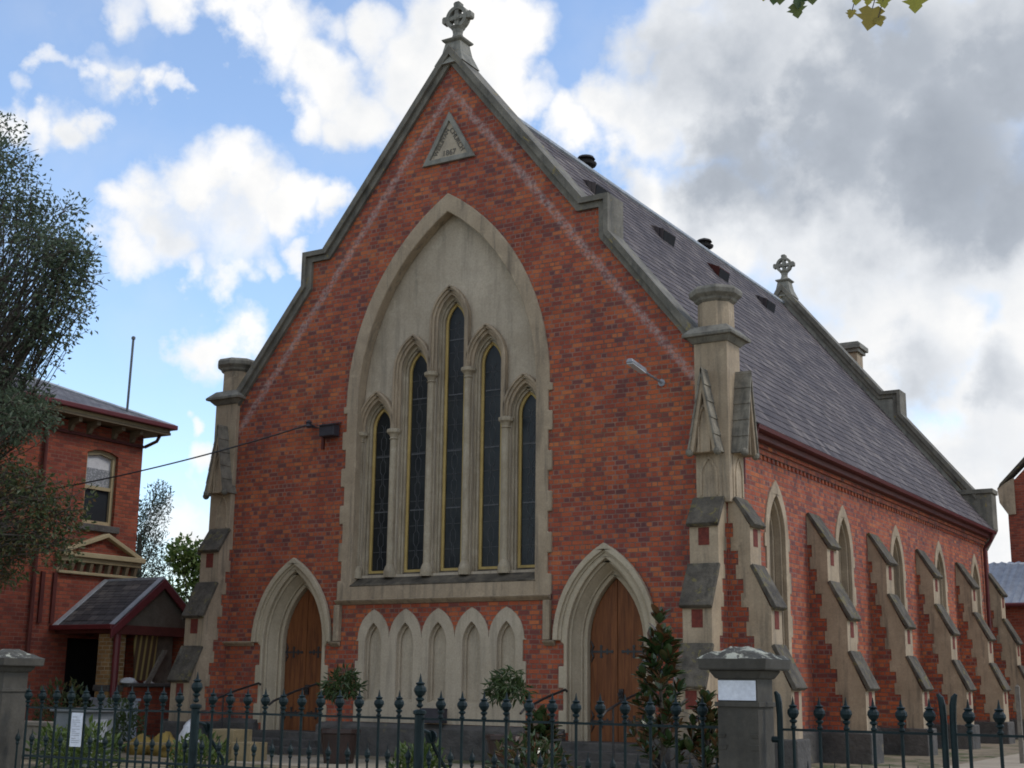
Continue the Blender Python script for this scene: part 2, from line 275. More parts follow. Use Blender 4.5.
# slates
def slate_mat(name, cs, bw, bh, slope):
    m, tt, p = new_mat(name); P = pos(tt); sp = tt.n('ShaderNodeSeparateXYZ', i_0=P)
    vec = tt.n('ShaderNodeCombineXYZ', i_0=sp.outputs[slope[0]], i_1=tt.math('ADD', tt.math('MULTIPLY', tt.math('ABSOLUTE', tt.math('SUBTRACT', sp.outputs[slope[1]], slope[3])), slope[2]), .004)).outputs[0]
    bt = tt.n('ShaderNodeTexBrick', i_Vector=vec); bt.offset = .5
    for k, v in (('Color1', (0, 0, 0, 1)), ('Color2', (1, 1, 1, 1)), ('Mortar', (.0, .0, .0, 1))): bt.inputs[k].default_value = v
    for k, v in (('Scale', 1.), ('Brick Width', bw), ('Row Height', bh), ('Mortar Size', .008), ('Mortar Smooth', .1), ('Bias', 0.)): bt.inputs[k].default_value = v
    c = tt.ramp(bt.outputs['Color'], (0., cs[0]), (.3, cs[1]), (.7, cs[2]), (.93, cs[3]), (1., tuple(1.18 * q for q in cs[3])))
    big = tt.noise(P, .7, 6, .65); fi = tt.noise(P, 30, 4, .7)
    c = tt.mix(.7, c, tt.ramp(big.outputs['Fac'], (.3, (.62, .62, .66)), (.7, (1.32, 1.26, 1.15))), 'MULTIPLY')
    c = tt.mix(.4, c, tt.ramp(fi.outputs['Fac'], (.3, (.65, .65, .65)), (.7, (1.3, 1.3, 1.3))), 'MULTIPLY')
    c = tt.mix(bt.outputs['Fac'], c, (.018, .017, .02))
    mp2 = tt.n('ShaderNodeMapping', i_Vector=P); mp2.inputs['Scale'].default_value = (.5, 3.2, .5)
    c = tt.mix(tt.step(tt.noise(mp2.outputs[0], 1.4, 5, .7).outputs['Fac'], .5, .75, 0., .5), c, (.06, .052, .052))
    li = tt.noise(P, 4.5, 6, .75)
    c = tt.mix(tt.step(li.outputs['Fac'], .60, .72, 0., .4), c, (.20, .19, .14))
    lk(tt, c, p.inputs['Base Color']); p.inputs['Roughness'].default_value = .8; p.inputs['Specular IOR Level'].default_value = .2
    h = tt.math('ADD', bt.outputs['Color'], tt.math('MULTIPLY', bt.outputs['Fac'], -1.5))
    bump(tt, p, h, .5, .012)
ROOFK = 1.601
slate_mat('slate', ((.062, .052, .055), (.088, .075, .079), (.112, .096, .098), (.152, .132, .126)), .26, .26, (1, 0, ROOFK, 0.))
slate_mat('slate_porch', ((.055, .053, .056), (.075, .072, .075), (.095, .09, .09), (.13, .12, .115)), .25, .2, (0, 1, 1.27, .74))
slate_mat('slate_manse', ((.10, .10, .11), (.13, .13, .145), (.16, .16, .17), (.19, .19, .20)), .25, .22, (1, 0, 1.15, 0.))
def leaf_mat(name, cols, rough=.5, trans=.25):
    m, tt, p = new_mat(name); g = tt.n('ShaderNodeNewGeometry')
    n_ = len(cols); c = tt.ramp(g.outputs['Random Per Island'], *[(i / (n_ - 1), x) for i, x in enumerate(cols)])
    lk(tt, c, p.inputs['Base Color']); p.inputs['Roughness'].default_value = rough
    tr = tt.n('ShaderNodeBsdfTranslucent', i_Color=c); mx = tt.n('ShaderNodeMixShader'); mx.inputs[0].default_value = trans
    lk(tt, p.outputs[0], mx.inputs[1]); lk(tt, tr.outputs[0], mx.inputs[2])
    for q in tt.t.nodes:
        if q.type == 'OUTPUT_MATERIAL': lk(tt, mx.outputs[0], q.inputs[0])
leaf_mat('leaf_street', ((.065, .092, .055), (.085, .120, .070), (.105, .145, .085), (.14, .17, .10)), trans=.45)
leaf_mat('leaf_rust', ((.034, .055, .020), (.052, .080, .026), (.072, .095, .032), (.095, .10, .036), (.15, .085, .03)), trans=.4)
leaf_mat('leaf_cypress', ((.030, .050, .030), (.045, .070, .038), (.060, .085, .045)))
leaf_mat('leaf_bright', ((.055, .095, .018), (.085, .14, .026), (.12, .18, .035), (.17, .20, .05)), trans=.4)
leaf_mat('leaf_magnolia', ((.022, .045, .016), (.038, .066, .022), (.052, .082, .030), (.10, .05, .022), (.12, .06, .026)), .25, .10)
leaf_mat('leaf_pot', ((.030, .055, .016), (.045, .075, .022), (.065, .095, .03)), .45)
leaf_mat('leaf_low', ((.04, .075, .014), (.07, .11, .02), (.11, .14, .03)), .5)
leaf_mat('leaf_plane', ((.035, .070, .015), (.055, .10, .02), (.10, .12, .02)), .5, .35)
leaf_mat('leaf_autumn', ((.26, .26, .03), (.38, .31, .03), (.30, .29, .035), (.30, .22, .035)), .5, .35)

# ------------------------------------------------------------------ mesh building
ORG = {}
class MB:
    def __init__(s): s.v = []; s.f = []
    def add(s, vs, fs):
        o = len(s.v); s.v += [tuple(v) for v in vs]; s.f += [tuple(i + o for i in f) for f in fs]; return s
    def box(s, x0, x1, y0, y1, z0, z1):
        return s.add([(x, y, z) for x in (x0, x1) for y in (y0, y1) for z in (z0, z1)],
                     [(0, 1, 3, 2), (4, 6, 7, 5), (0, 4, 5, 1), (2, 3, 7, 6), (0, 2, 6, 4), (1, 5, 7, 3)])
    def hexa(s, a, b):
        """two matching rings of points joined into a closed solid"""
        n = len(a); return s.add(list(a) + list(b), [tuple(range(n))[::-1], tuple(range(n, 2 * n))] + [(i, (i + 1) % n, n + (i + 1) % n, n + i) for i in range(n)])
    def plate(s, loops, w0, w1, fm):
        flat = [q for L in loops for q in L]
        tri = tessellate_polygon([[Vector((u, v, 0)) for u, v in L] for L in loops])
        n = len(flat); vs = [fm(u, v, w0) for u, v in flat] + [fm(u, v, w1) for u, v in flat]
        fs = [tuple(x) for x in tri] + [tuple(i + n for i in x)[::-1] for x in tri]
        o = 0
        for L in loops:
            k = len(L); fs += [(o + i, o + (i + 1) % k, n + o + (i + 1) % k, n + o + i) for i in range(k)]; o += k
        return s.add(vs, fs)
    def tube(s, pts, r, n=8, cap=True):
        pts = [Vector(p) for p in pts]; rr = r if isinstance(r, (list, tuple)) else [r] * len(pts); vs = []; a = None
        for i, p in enumerate(pts):
            d = (pts[min(i + 1, len(pts) - 1)] - pts[max(i - 1, 0)]).normalized()
            if a is None:
                a = d.orthogonal().normalized()
            a = (a - d * a.dot(d)); a = a.normalized() if a.length > 1e-6 else d.orthogonal().normalized()
            b = d.cross(a)
            vs += [p + (a * math.cos(2 * math.pi * (k + .5) / n) + b * math.sin(2 * math.pi * (k + .5) / n)) * rr[i] for k in range(n)]
        fs = [(i * n + k, i * n + (k + 1) % n, (i + 1) * n + (k + 1) % n, (i + 1) * n + k) for i in range(len(pts) - 1) for k in range(n)]
        if cap: fs += [tuple(range(n))[::-1], tuple(range((len(pts) - 1) * n, len(pts) * n))]
        return s.add(vs, fs)
    def lathe(s, prof, cx, cy, n=12, rot=0., ax=None):
        vs = []; ax = ax or (lambda x, y, z: (cx + x, cy + y, z))
        for r_, z in prof: vs += [ax(r_ * math.cos(2 * math.pi * k / n + rot), r_ * math.sin(2 * math.pi * k / n + rot), z) for k in range(n)]
        fs = [(i * n + k, i * n + (k + 1) % n, (i + 1) * n + (k + 1) % n, (i + 1) * n + k) for i in range(len(prof) - 1) for k in range(n)]
        fs += [tuple(range(n))[::-1], tuple(range((len(prof) - 1) * n, len(prof) * n))]
        return s.add(vs, fs)
    def loft(s, A, ya, B, yb, fm):
        n = len(A); return s.add([fm(u, v, ya) for u, v in A] + [fm(u, v, yb) for u, v in B], [(i, i + 1, n + i + 1, n + i) for i in range(n - 1)])
    def ball(s, c, r, n=8):
        return s.lathe([(max(.001, r * math.sin(math.pi * i / 6)), c[2] - r * math.cos(math.pi * i / 6)) for i in range(7)], c[0], c[1], n)
    def build(s, name, mat, parent=None, label=None, bevel=0., smooth=False, loc=None, normals=True):
        o0 = ORG.get(parent, Vector((0, 0, 0))) if parent else Vector(loc or (0, 0, 0))
        me = bpy.data.meshes.new(name); me.from_pydata([(x - o0.x, y - o0.y, z - o0.z) for x, y, z in s.v], [], s.f)
        if normals:
            bm = bmesh.new(); bm.from_mesh(me); bmesh.ops.recalc_face_normals(bm, faces=bm.faces); bm.to_mesh(me); bm.free()
        me.materials.append(MATS[mat])
        if smooth:
            for q in me.polygons: q.use_smooth = True
        ob = bpy.data.objects.new(name, me); COL.objects.link(ob)
        if parent: ob.parent = parent; ORG[ob] = o0
        else: ob.location = o0; ORG[ob] = o0
        if label: ob['label'] = label
        if bevel:
            b = ob.modifiers.new('edge', 'BEVEL'); b.width = bevel; b.segments = 2; b.limit_method = 'ANGLE'; b.angle_limit = R(40)
        return ob
def tag(o, label, cat, group=None):
    o['label'] = label; o['category'] = cat
    if group: o['group'] = group
    return o
def thing(name, label, cat, loc, group=None):
    o = bpy.data.objects.new(name, None); COL.objects.link(o); o.location = loc; o.empty_display_size = .2
    ORG[o] = Vector(loc); return tag(o, label, cat, group)
def structure(o): o['kind'] = 'structure'; return o
def copy_of(o, parent, loc):
    c = o.copy(); COL.objects.link(c); c.parent = parent; c.location = loc; return c
FX = lambda u, v, w_: (u, w_, v)        # facade: u = x, v = z, w = y
SX = lambda u, v, w_: (w_, u, v)        # side:   u = y, v = z, w = x
def arc(cx, hw, zs, za, n=9):
    """pointed arch from right spring over the apex to left spring"""
    h = za - zs; k = max(0., (h * h - hw * hw) / (2 * hw)); rr = hw + k; a1 = math.atan2(h, k) if k > 0 else math.pi / 2
    right = [(cx - k + rr * math.cos(a1 * i / n), zs + rr * math.sin(a1 * i / n)) for i in range(n + 1)]
    return right + [(2 * cx - x, z) for x, z in right[-2::-1]]
def arch(cx, hw, z0, zs, za, n=9): return [(cx + hw, z0)] + arc(cx, hw, zs, za, n) + [(cx - hw, z0)]
def band(o, i): return o + i[::-1]
def teeth(x, s, z0, z1, st, amp):
    """toothed edge going up from z0 to z1; s = side on which the teeth stick out"""
    p = []; z = z0; k = 0
    while z < z1 - 1e-4:
        zz = min(z + st, z1); xx = x + s * (amp if k % 2 == 0 else 0.)
        p += [(xx, z), (xx, zz)]; z = zz; k += 1
    return p
# ================================================================== GROUND
def sheet(name, x0, x1, y0, y1, z, mat):
    return structure(MB().add([(x0, y0, z), (x1, y0, z), (x1, y1, z), (x0, y1, z)], [(0, 1, 2, 3)]).build(name, mat))
sheet('ground', -2500, 2500, -2500, 2500, -.02, 'yard')
sheet('street', -300, 300, -40, -24.5, -.012, 'asphalt')
structure(MB().box(-300, 300, -24.5, -13.45, -.15, .0).build('footpath', 'footpath'))
structure(MB().box(-60, 60, -13.05, 60, -.1, .30).build('churchyard', 'yard'))
sheet('side_path', 8.4, 13.5, -13.0, 26, .304, 'concrete_path')
sheet('front_path', -5.2, 8.4, -3.6, -1.25, .304, 'concrete_path')

# ================================================================== CHURCH
L = 20.33
church = thing('brick_church', 'gabled red brick church with tall pointed stone window and steep slate roof', 'church', (0, 10, .3))
NAVE = [(0, 14.5), (3.06, 10.64), (3.54, 10.64), (3.54, 10.03), (5.5, 7.58), (5.99, 7.50), (5.99, .2)]
gable = NAVE + [(-x, z) for x, z in NAVE[:0:-1]]
DC = 3.63
holes = [arch(s * DC, .80, .6, 2.45, 4.0) for s in (1, -1)]
holes.append(arch(0, 2.36, 3.38, 7.3, 11.45, 14))
def scallop(hw, sp, n, z0, zs, za):
    p = [((n - 1) / 2 * sp + hw, z0)]
    for k in range(n):
        c = ((n - 1) / 2 - k) * sp; p += arc(c, hw, zs, za, 6)
    return p + [(-(n - 1) / 2 * sp - hw, z0)]
holes.append(scallop(.30, .773, 5, 1.0, 2.52, 2.98))
MB().plate([gable] + holes, 0, .4, FX).build('front_wall', 'brick_front', church)
WY = [2.35 + 4.02 * i for i in range(5)]
sw_holes = [arch(y, .50, 1.9, 4.45, 5.33) for y in WY]
MB().plate([[(.4, .2), (L - .4, .2), (L - .4, 6.0), (.4, 6.0)]] + sw_holes, 5.6, 5.99, SX).build('side_wall', 'brick', church)
MB().box(-5.99, -5.6, .4, L - .4, .2, 6.0).build('side_wall', 'brick', church)
MB().plate([gable], L - .4, L, FX).build('rear_wall', 'brick', church)
# dark inside so that nothing shines through
MB().box(-5.4, 5.4, .75, L - .6, .4, 5.8).build('dark_interior', 'dark_void', church)
# plinth with a chamfer, broken at the doors
def plinth_front():
    b = MB()
    for x0, x1 in ((-5.5, -DC - .82), (-DC + .82, DC - .82), (DC + .82, 5.5)):
        b.hexa([(x0, 0, .25), (x1, 0, .25), (x1, 0, .93), (x0, 0, .93)], [(x0, -.16, .25), (x1, -.16, .25), (x1, -.16, .84), (x0, -.16, .84)])
    for sx in (1, -1):
        b.hexa([(sx * 5.99, .5, .25), (sx * 5.99, L, .25), (sx * 5.99, L, .93), (sx * 5.99, .5, .93)],
               [(sx * 6.13, .5, .25), (sx * 6.13, L, .25), (sx * 6.13, L, .84), (sx * 6.13, .5, .84)])
    return b
plinth_front().build('plinth', 'bluestone', church, bevel=.012)

# ---- roof: one real step for each course of slates
def roof(sx, ridge, slope, xe, y0, y1, course):
    b = MB(); ln = math.hypot(1, slope); n = int(xe * ln / course) + 1
    nx, nz = slope / ln, 1 / ln
    for k in range(n):
        a0, a1 = k * course / ln, min((k + 1) * course / ln, xe)
        for lift0, lift1 in ((.004, .013),):
            p = [(sx * (a0 + nx * lift0), ridge - slope * a0 + nz * lift0), (sx * (a1 + nx * lift1), ridge - slope * a1 + nz * lift1),
                 (sx * (a1 - nx * .04), ridge - slope * a1 - nz * .04), (sx * (a0 - nx * .04), ridge - slope * a0 - nz * .04)]
            b.hexa([(x, y0, z) for x, z in p], [(x, y1, z) for x, z in p])
    return b
ZR, SL, XE = 14.2, 1.25, 6.34
rf = roof(1, ZR, SL, XE, .46, L - .46, .26); rf2 = roof(-1, ZR, SL, XE, .46, L - .46, .26)
rf.add(rf2.v, rf2.f)
roof_o = rf.build('roof', 'slate', church)
MB().tube([(0, .5, ZR + .03), (0, L - .5, ZR + .03)], .075, 8).build('ridge_capping', 'lead_flashing', roof_o)
# small louvred vents high on the slope
for y in (4.45, 8.1, 11.7, 15.3):
    x0, x1 = 1.02, 1.22
    zt = ZR - SL * x0; zb = ZR - SL * x1
    v = MB().hexa([(x0 - .30, y - .12, ZR - SL * (x0 - .3) - .05), (x1 + .06, y - .36, zt + .02), (x1, y - .34, zb - .08), (x0 - .3, y - .12, ZR - SL * (x0 - .3) - .3)],
                  [(x0 - .30, y + .12, ZR - SL * (x0 - .3) - .05), (x1 + .06, y + .36, zt + .02), (x1, y + .34, zb - .08), (x0 - .3, y + .12, ZR - SL * (x0 - .3) - .3)])
    vo = v.build('roof_vent', 'brown_red' if y == 11.7 else 'slate', church)
    MB().hexa([(x1 + .045, y - .34, zt - .01), (x1 + .045, y + .34, zt - .01), (x1 - .005, y + .33, zb - .02), (x1 - .005, y - .33, zb - .02)],
              [(x1 + .075, y - .34, zt - .01), (x1 + .075, y + .34, zt - .01), (x1 + .02, y + .33, zb - .02), (x1 + .02, y - .33, zb - .02)]).build('shaded_louvre', 'dark_void', vo)  # near-black slab, the shade of the vent opening put into its colour
for y in (6.2, 13.6):
    MB().lathe([(.10, ZR - .1), (.10, ZR + .16), (.26, ZR + .17), (.28, ZR + .23), (.14, ZR + .27), (.14, ZR + .33), (.24, ZR + .34), (.20, ZR + .40), (.05, ZR + .46)], -.12, y, 12).build('ridge_ventilator', 'vent_dark', church, smooth=False)

# ---- gable copings with crosses
COPE_O = [(0, 14.86), (3.20, 10.86), (3.76, 10.86), (3.76, 10.10), (5.5, 7.93)]
COPE_M = [(0, 14.66), (3.12, 10.75), (3.66, 10.75), (3.66, 10.06), (5.5, 7.72)]
COPE_I = [(0, 14.46), (3.05, 10.63), (3.53, 10.63), (3.53, 10.02), (5.5, 7.56)]
def sym(p): return [(-x, z) for x, z in p[:0:-1]] + p
def coping(y0, y1, lip):
    e = (lip > 0); b = MB(); o, i, mm = sym(COPE_O + [(5.88, 7.46)] * e), sym(COPE_I + [(5.88, 7.09)] * e), sym(COPE_M + [(5.88, 7.25)] * e)
    b.plate([o + i[::-1]], y0, y1, FX)
    ya, yb = (y0 - .07, y0 + .002) if lip < 0 else (y1 - .002, y1 + .07)
    b.plate([o + mm[::-1]], ya, yb, FX)
    if lip > 0: b.plate([o + mm[::-1]], y0 - .06, y0 + .002, FX)
    return b
def cross(yc, parent):
    b = MB(); zc = 15.62
    for r0, r1, d in ((.185, .27, .09),):
        ring = [(r1 * math.cos(a), zc + r1 * math.sin(a)) for a in np.linspace(0, 2 * math.pi, 29)[:-1]]
        inn = [(r0 * math.cos(a), zc + r0 * math.sin(a)) for a in np.linspace(0, 2 * math.pi, 29)[:-1]]
        b.plate([ring, inn], yc - d, yc + d, FX)
    for a in (0, 90, 180, 270):
        c_, s_ = math.cos(R(a)), math.sin(R(a))
        q = [(.0, -.055), (.16, -.045), (.27, -.075), (.34, -.085), (.37, -.05), (.37, .05), (.34, .085), (.27, .075), (.16, .045), (0, .055)]
        if a == 270: q = [(0, -.05), (.2, -.05), (.24, -.07), (.24, .07), (.2, .05), (0, .05)]
        b.plate([[(u * c_ - v * s_, zc + u * s_ + v * c_) for u, v in q]], yc - .075, yc + .075, FX)
    b.lathe([(.001, yc - .11), (.07, yc - .10), (.09, yc - .06), (.09, yc + .06), (.07, yc + .1), (.001, yc + .11)], 0, 0, 12, ax=lambda x, y, z: (x, z, zc + y))
    b.lathe([(.20, 15.09), (.13, 15.16), (.105, 15.25), (.12, 15.34), (.17, 15.40)], 0, yc, 12)
    for z0, z1, a0, a1 in ((14.45, 14.75, .36, .235), (14.75, 15.0, .235, .19), (15.0, 15.03, .19, .235), (15.03, 15.07, .235, .255), (15.07, 15.11, .255, .17)):
        b.hexa([(-a0, yc - min(a0, .34), z0), (a0, yc - min(a0, .34), z0), (a0, yc + min(a0, .34), z0), (-a0, yc + min(a0, .34), z0)],
               [(-a1, yc - a1, z1), (a1, yc - a1, z1), (a1, yc + a1, z1), (-a1, yc + a1, z1)])
    return b.build('finial_cross', 'stone_finial', parent, bevel=.008)
c1 = coping(-.07, .52, -1).build('gable_coping', 'stone_coping', church); cross(.2, c1)
c2 = coping(L - .52, L + .07, 1).build('gable_coping', 'stone_coping', church); cross(L - .2, c2)
MB().plate([sym([(0, 14.50), (3.10, 10.62), (3.56, 10.62), (3.56, 10.0), (5.9, 7.0)]) + sym([(0, 14.0), (5.9, 6.7)])[::-1]], L - .47, L - .38, FX).build('parapet_flashing', 'stone_finial', c2)
for sx in (1, -1):
    b = MB(); x0, x1 = sorted((sx * 5.45, sx * 6.32))
    b.box(x0, x1, L - .54, L + .08, 6.35, 7.42); b.box(x0 - .05, x1 + .05, L - .60, L + .13, 7.42, 7.56)
    b.hexa([(x0, L - .5, 5.75), (sx * 5.99, L - .5, 5.75), (sx * 5.99, L + .04, 5.75), (x0, L + .04, 5.75)] if sx > 0 else [(sx * 5.99, L - .5, 5.75), (x1, L - .5, 5.75), (x1, L + .04, 5.75), (sx * 5.99, L + .04, 5.75)],
           [(x0, L - .54, 6.35), (x1, L - .54, 6.35), (x1, L + .08, 6.35), (x0, L + .08, 6.35)])
    b.build('kneeler', 'stone_coping', c2, bevel=.015)
# ---- eaves
for sx in (1, -1):
    b = MB()
    for k, (z0, z1, pr) in enumerate(((5.88, 5.98, .05), (5.98, 6.06, .10))): b.box(*sorted((sx * 5.99, sx * (5.99 + pr))), .62, L - .52, z0, z1)
    y = .66
    while y < L - .6: b.box(*sorted((sx * 5.99, sx * 6.02)), y, y + .11, 5.80, 5.88); y += .22
    b.build('dentil_course', 'brick', church)
    MB().box(*sorted((sx * 5.9, sx * 6.24)), .60, L - .52, 6.06, 6.18).build('fascia_moulding', 'brown_red', church, bevel=.015)
    MB().plate([[(6.22, 6.17), (6.39, 6.18), (6.41, 6.25), (6.38, 6.25), (6.36, 6.21), (6.24, 6.21)] if sx > 0 else [(-6.22, 6.17), (-6.42, 6.19), (-6.44, 6.30), (-6.41, 6.30), (-6.39, 6.22), (-6.24, 6.21)]], .56, L - .52, FX).build('gutter', 'gutter_brown', church)
MB().tube([(6.34, L - .85, 6.2), (6.30, L - .85, 6.0), (6.09, L - .85, 5.75), (6.08, L - .85, .3)], .055, 8).build('downpipe', 'gutter_brown', church)
MB().tube([(6.34, .62, 6.2), (6.30, .62, 6.0), (6.07, .62, 5.82), (6.06, .62, 5.2)], .035, 8).build('downpipe', 'gutter_brown', church)

# ---- front doors
def front_door(cx):
    d = MB()
    # face with toothed lower edge, then stepped reveals
    o = [(cx + .93, .84)] + teeth(cx + .86, 1, .84, 2.40, .39, .10) + arc(cx, .93, 2.45, 4.08) + [(2 * cx - x, z) for x, z in (teeth(cx + .86, 1, .84, 2.40, .39, .10))[::-1]] + [(cx - .93, .84)]
    i = arch(cx, .79, .84, 2.45, 3.93)
    d.plate([band(o, i)], -.035, .05, FX)
    d.plate([band(arch(cx, .84, .62, 2.45, 3.99), arch(cx, .745, .62, 2.45, 3.87))], .05, .13, FX)
    d.loft(arch(cx, .745, .62, 2.45, 3.87), .10, arch(cx, .655, .62, 2.45, 3.745), .27, FX)
    d.plate([band(arch(cx, .78, .62, 2.45, 3.91), arch(cx, .635, .62, 2.45, 3.72))], .27, .33, FX)
    d.plate([band(arch(cx, .70, .62, 2.45, 3.8), arch(cx, .565, .62, 2.45, 3.625))], .33, .50, FX)
    surround = d.build('door_surround', 'cream_stone', church, bevel=.02)
    h = MB(); h.plate([arc(cx, 1.05, 2.47, 4.20) + arc(cx, .95, 2.47, 4.07)[::-1]], -.12, -.02, FX)
    h.plate([arc(cx, .96, 2.47, 4.10) + arc(cx, .90, 2.47, 4.03)[::-1]], -.07, -.02, FX)
    h.build('hood_mould', 'cream_stone', church, bevel=.015)
    b = MB()
    for s in (1, -1):
        half = [(cx + s * .006, .70)] + [(cx + s * abs(x - cx), z) for x, z in arch(cx, .555, .70, 2.45, 3.60)[:11]]
        half = [(x, z) for x, z in half]; half[-1] = (cx + s * .006, half[-1][1])
        lf = MB().plate([half], .50, .545, FX)
        leaf = lf.build('door_leaf', 'door_wood', church, bevel=.004); leaf.location.y = -.06
        for zb in (2.28, 1.05):
            g = MB(); xe = cx + s * .55
            g.box(*sorted((xe, xe - s * .44)), .485, .502, zb - .018, zb + .018)
            for q, rr in ((.22, .075), (.34, .05)): g.box(xe - s * q - .017, xe - s * q + .017, .487, .503, zb - rr, zb + rr)
            for q, e in ((.22, .09), (.22, -.09), (.44, 0)): g.lathe([(.001, .484), (.03, .486), (.03, .5), (.001, .502)], 0, 0, 8, ax=lambda x, y, z, q=q, e=e: (xe - s * q + x, z, zb + e + y))
            for e in (1, -1): g.tube([(xe - s * .02, .49, zb), (xe - s * .06, .49, zb + e * .09), (xe - s * .015, .49, zb + e * .19)], [.018, .02, .008], 6)
            g.build('hinge', 'black_iron', leaf)
        if s > 0:
            g = MB().box(cx - .03 + .06, cx + .06 + .06, .47, .502, 1.42, 1.62)
            g.tube([(cx + .075, .46, 1.58), (cx + .115, .43, 1.53), (cx + .075, .42, 1.46), (cx + .035, .43, 1.53), (cx + .075, .46, 1.58)], .012, 6)
            g.build('door_handle', 'black_iron', leaf)
        bd = MB()
        for q in range(1, 4): bd.box(cx + s * q * .14 - .0025, cx + s * q * .14 + .0025, .497, .502, .72, 2.9 - .12 * q)
        bd.build('board_joint', 'brown_red', leaf)
    st = MB()
    for k in range(3): st.box(cx - 1.0 - .14 * k, cx + 1.0 + .14 * k, -.22 - .32 * k, (.5 if k == 0 else -.22 - .32 * (k - 1)), .26, .70 - .135 * k)
    st.build('door_step', 'bluestone', church, bevel=.02)
for s in (-1, 1): front_door(s * DC)

# ---- great window
W = MB(); HWW = 2.42
tr = teeth(HWW, 1, 3.30, 7.30, .385, .09)
o = [(HWW, 3.30)] + tr + arc(0, HWW + .03, 7.3, 11.58, 14) + [(-x, z) for x, z in tr[::-1]] + [(-HWW, 3.30)]
i = arch(0, 2.15, 3.575, 7.3, 11.18, 14)
W.plate([o, i], -.04, .22, FX)
win = W.build('great_window', 'stone', church, bevel=.02)
LX = [-1.78, -.89, 0, .89, 1.78]; LT = [7.22, 8.33, 9.26, 8.33, 7.22]; LS = [6.84, 7.94, 8.86, 7.94, 6.84]
P0 = [arch(x, .345, 3.80, s - .0, tp + .19) for x, s, tp in zip(LX, LS, LT)]
MB().plate([arch(0, 2.3, 3.7, 7.3, 11.4, 14)] + P0, .22, .29, FX).build('window_panel', 'stone_panel', win)
for h0, h1, dz, y0, y1, z0 in ((.36, .30, .115, .29, .335, 3.80), (.32, .255, .06, .335, .40, 3.80)):
    b = MB()
    for x, s, tp in zip(LX, LS, LT): b.plate([band(arch(x, h0, z0, s, tp + dz + .09), arch(x, h1, z0, s, tp + dz))], y0, y1, FX)
    b.build('window_reveal', 'stone_shaft', win, bevel=.012)
for x, s, tp in zip(LX, LS, LT):
    fr = MB().plate([arch(x, .28, 3.78, s, tp + .08), arch(x, .20, 3.90, s, tp)], .395, .44, FX).build('window_frame', 'yellow_paint', win, bevel=.006)
    MB().plate([arch(x, .22, 3.85, s, tp + .04)], .43, .46, FX).build('window_pane', 'dark_glass', win)
    g = MB()
    z = 3.93; k = 0
    while z < tp - .45:                       # long hexagonal quarries
        a = .02 if k % 2 else .065
        for e in (1, -1):
            g.tube([(x + e * a, .426, z), (x + e * a, .426, z + .19)], .006, 4); an = .065 if k % 2 else .02
            g.tube([(x + e * a, .426, z + .19), (x + e * an, .426, z + .25)], .006, 4)
        if k % 2: g.tube([(x - .18, .426, z + .1), (x - .02, .426, z + .1)], .006, 4); g.tube([(x + .18, .426, z + .1), (x + .02, .426, z + .1)], .006, 4)
        z += .25; k += 1
    for z in np.arange(5.1, tp - .3, 1.15): g.box(x - .17, x + .17, .415, .43, z - .012, z + .012)
    g.build('leading', 'lead_came', win)
    h = MB()
    o_, i_ = .50, .40
    zc = {0: 6.72, 1: 7.82, 2: 7.82}
    for (ho, hi, ya, yb) in ((.50, .45, .09, .225), (.465, .40, .13, .225), (.42, .345, .18, .225)):
        ap = tp + .18 + (ho - .335) * 1.25; ai = tp + .18 + (hi - .335) * 1.25
        k = LX.index(x); low = 6.72 if k in (0, 4) else 7.82
        if x == 0: lo_l = lo_r = 7.84
        elif k in (0, 4): lo_l = lo_r = 6.72
        else: lo_l, lo_r = (6.72, 7.84) if x < 0 else (7.84, 6.72)
        O = arc(x, ho - .02, s, ap); I = arc(x, hi - .02, s, ai)
        pl = [(O[0][0], min(lo_r, s))] + O + [(O[-1][0], min(lo_l, s))]; pi = [(I[0][0], min(lo_r, s))] + I + [(I[-1][0], min(lo_l, s))]
        h.plate([pl + pi[::-1]], ya, yb, FX)
    h.build('hood_mould', 'stone', win, bevel=.014)
for x, zc in ((-2.20, 6.70), (-1.35, 6.70), (-.45, 7.80), (.45, 7.80), (1.35, 6.70), (2.20, 6.70)):
    b = MB(); fx_ = .075 if abs(x) < 2 else .06
    b.lathe([(.13, 3.74), (.13, 3.86), (.10, 3.95), (fx_, 4.0), (fx_, zc - .16), (fx_ + .025, zc - .14), (fx_, zc - .11), (fx_ + .03, zc - .05), (.15, zc - .01), (.155, zc + .05), (.11, zc + .07)], x, .19, 12)
    b.build('shaft', 'stone_shaft', win, smooth=False)
s_ = MB(); s_.hexa([(-2.17, -.06, 3.585), (2.17, -.06, 3.585), (2.17, .48, 3.90), (-2.17, .48, 3.90)], [(-2.17, -.06, 3.56), (2.17, -.06, 3.56), (2.17, .48, 3.5), (-2.17, .48, 3.5)])
s_.build('window_sill', 'stone_sill', win, bevel=.01)
MB().box(-2.15, 2.15, -.052, .1, 3.30, 3.561).build('window_apron', 'stone', win)
# string course with drops to the door hoods
def string_bar(b, x0, x1, z):
    b.hexa([(x0, -.02, z - .11), (x1, -.02, z - .11), (x1, -.02, z), (x0, -.02, z)], [(x0, -.11, z - .05), (x1, -.11, z - .05), (x1, -.14, z - .02), (x0, -.14, z - .02)])
b = MB()
string_bar(b, -2.50, 2.50, 3.31)
for s in (1, -1):
    x = s * 2.44; b.box(x - .07, x + .07, -.11, .0, 2.48, 3.20)
    x0, x1 = sorted((s * 2.37, s * 2.60)); string_bar(b, x0, x1, 2.48)
    x0, x1 = sorted((s * 4.66, s * 5.49)); string_bar(b, x0, x1, 2.50)
b.build('string_course', 'stone', church, bevel=.01)
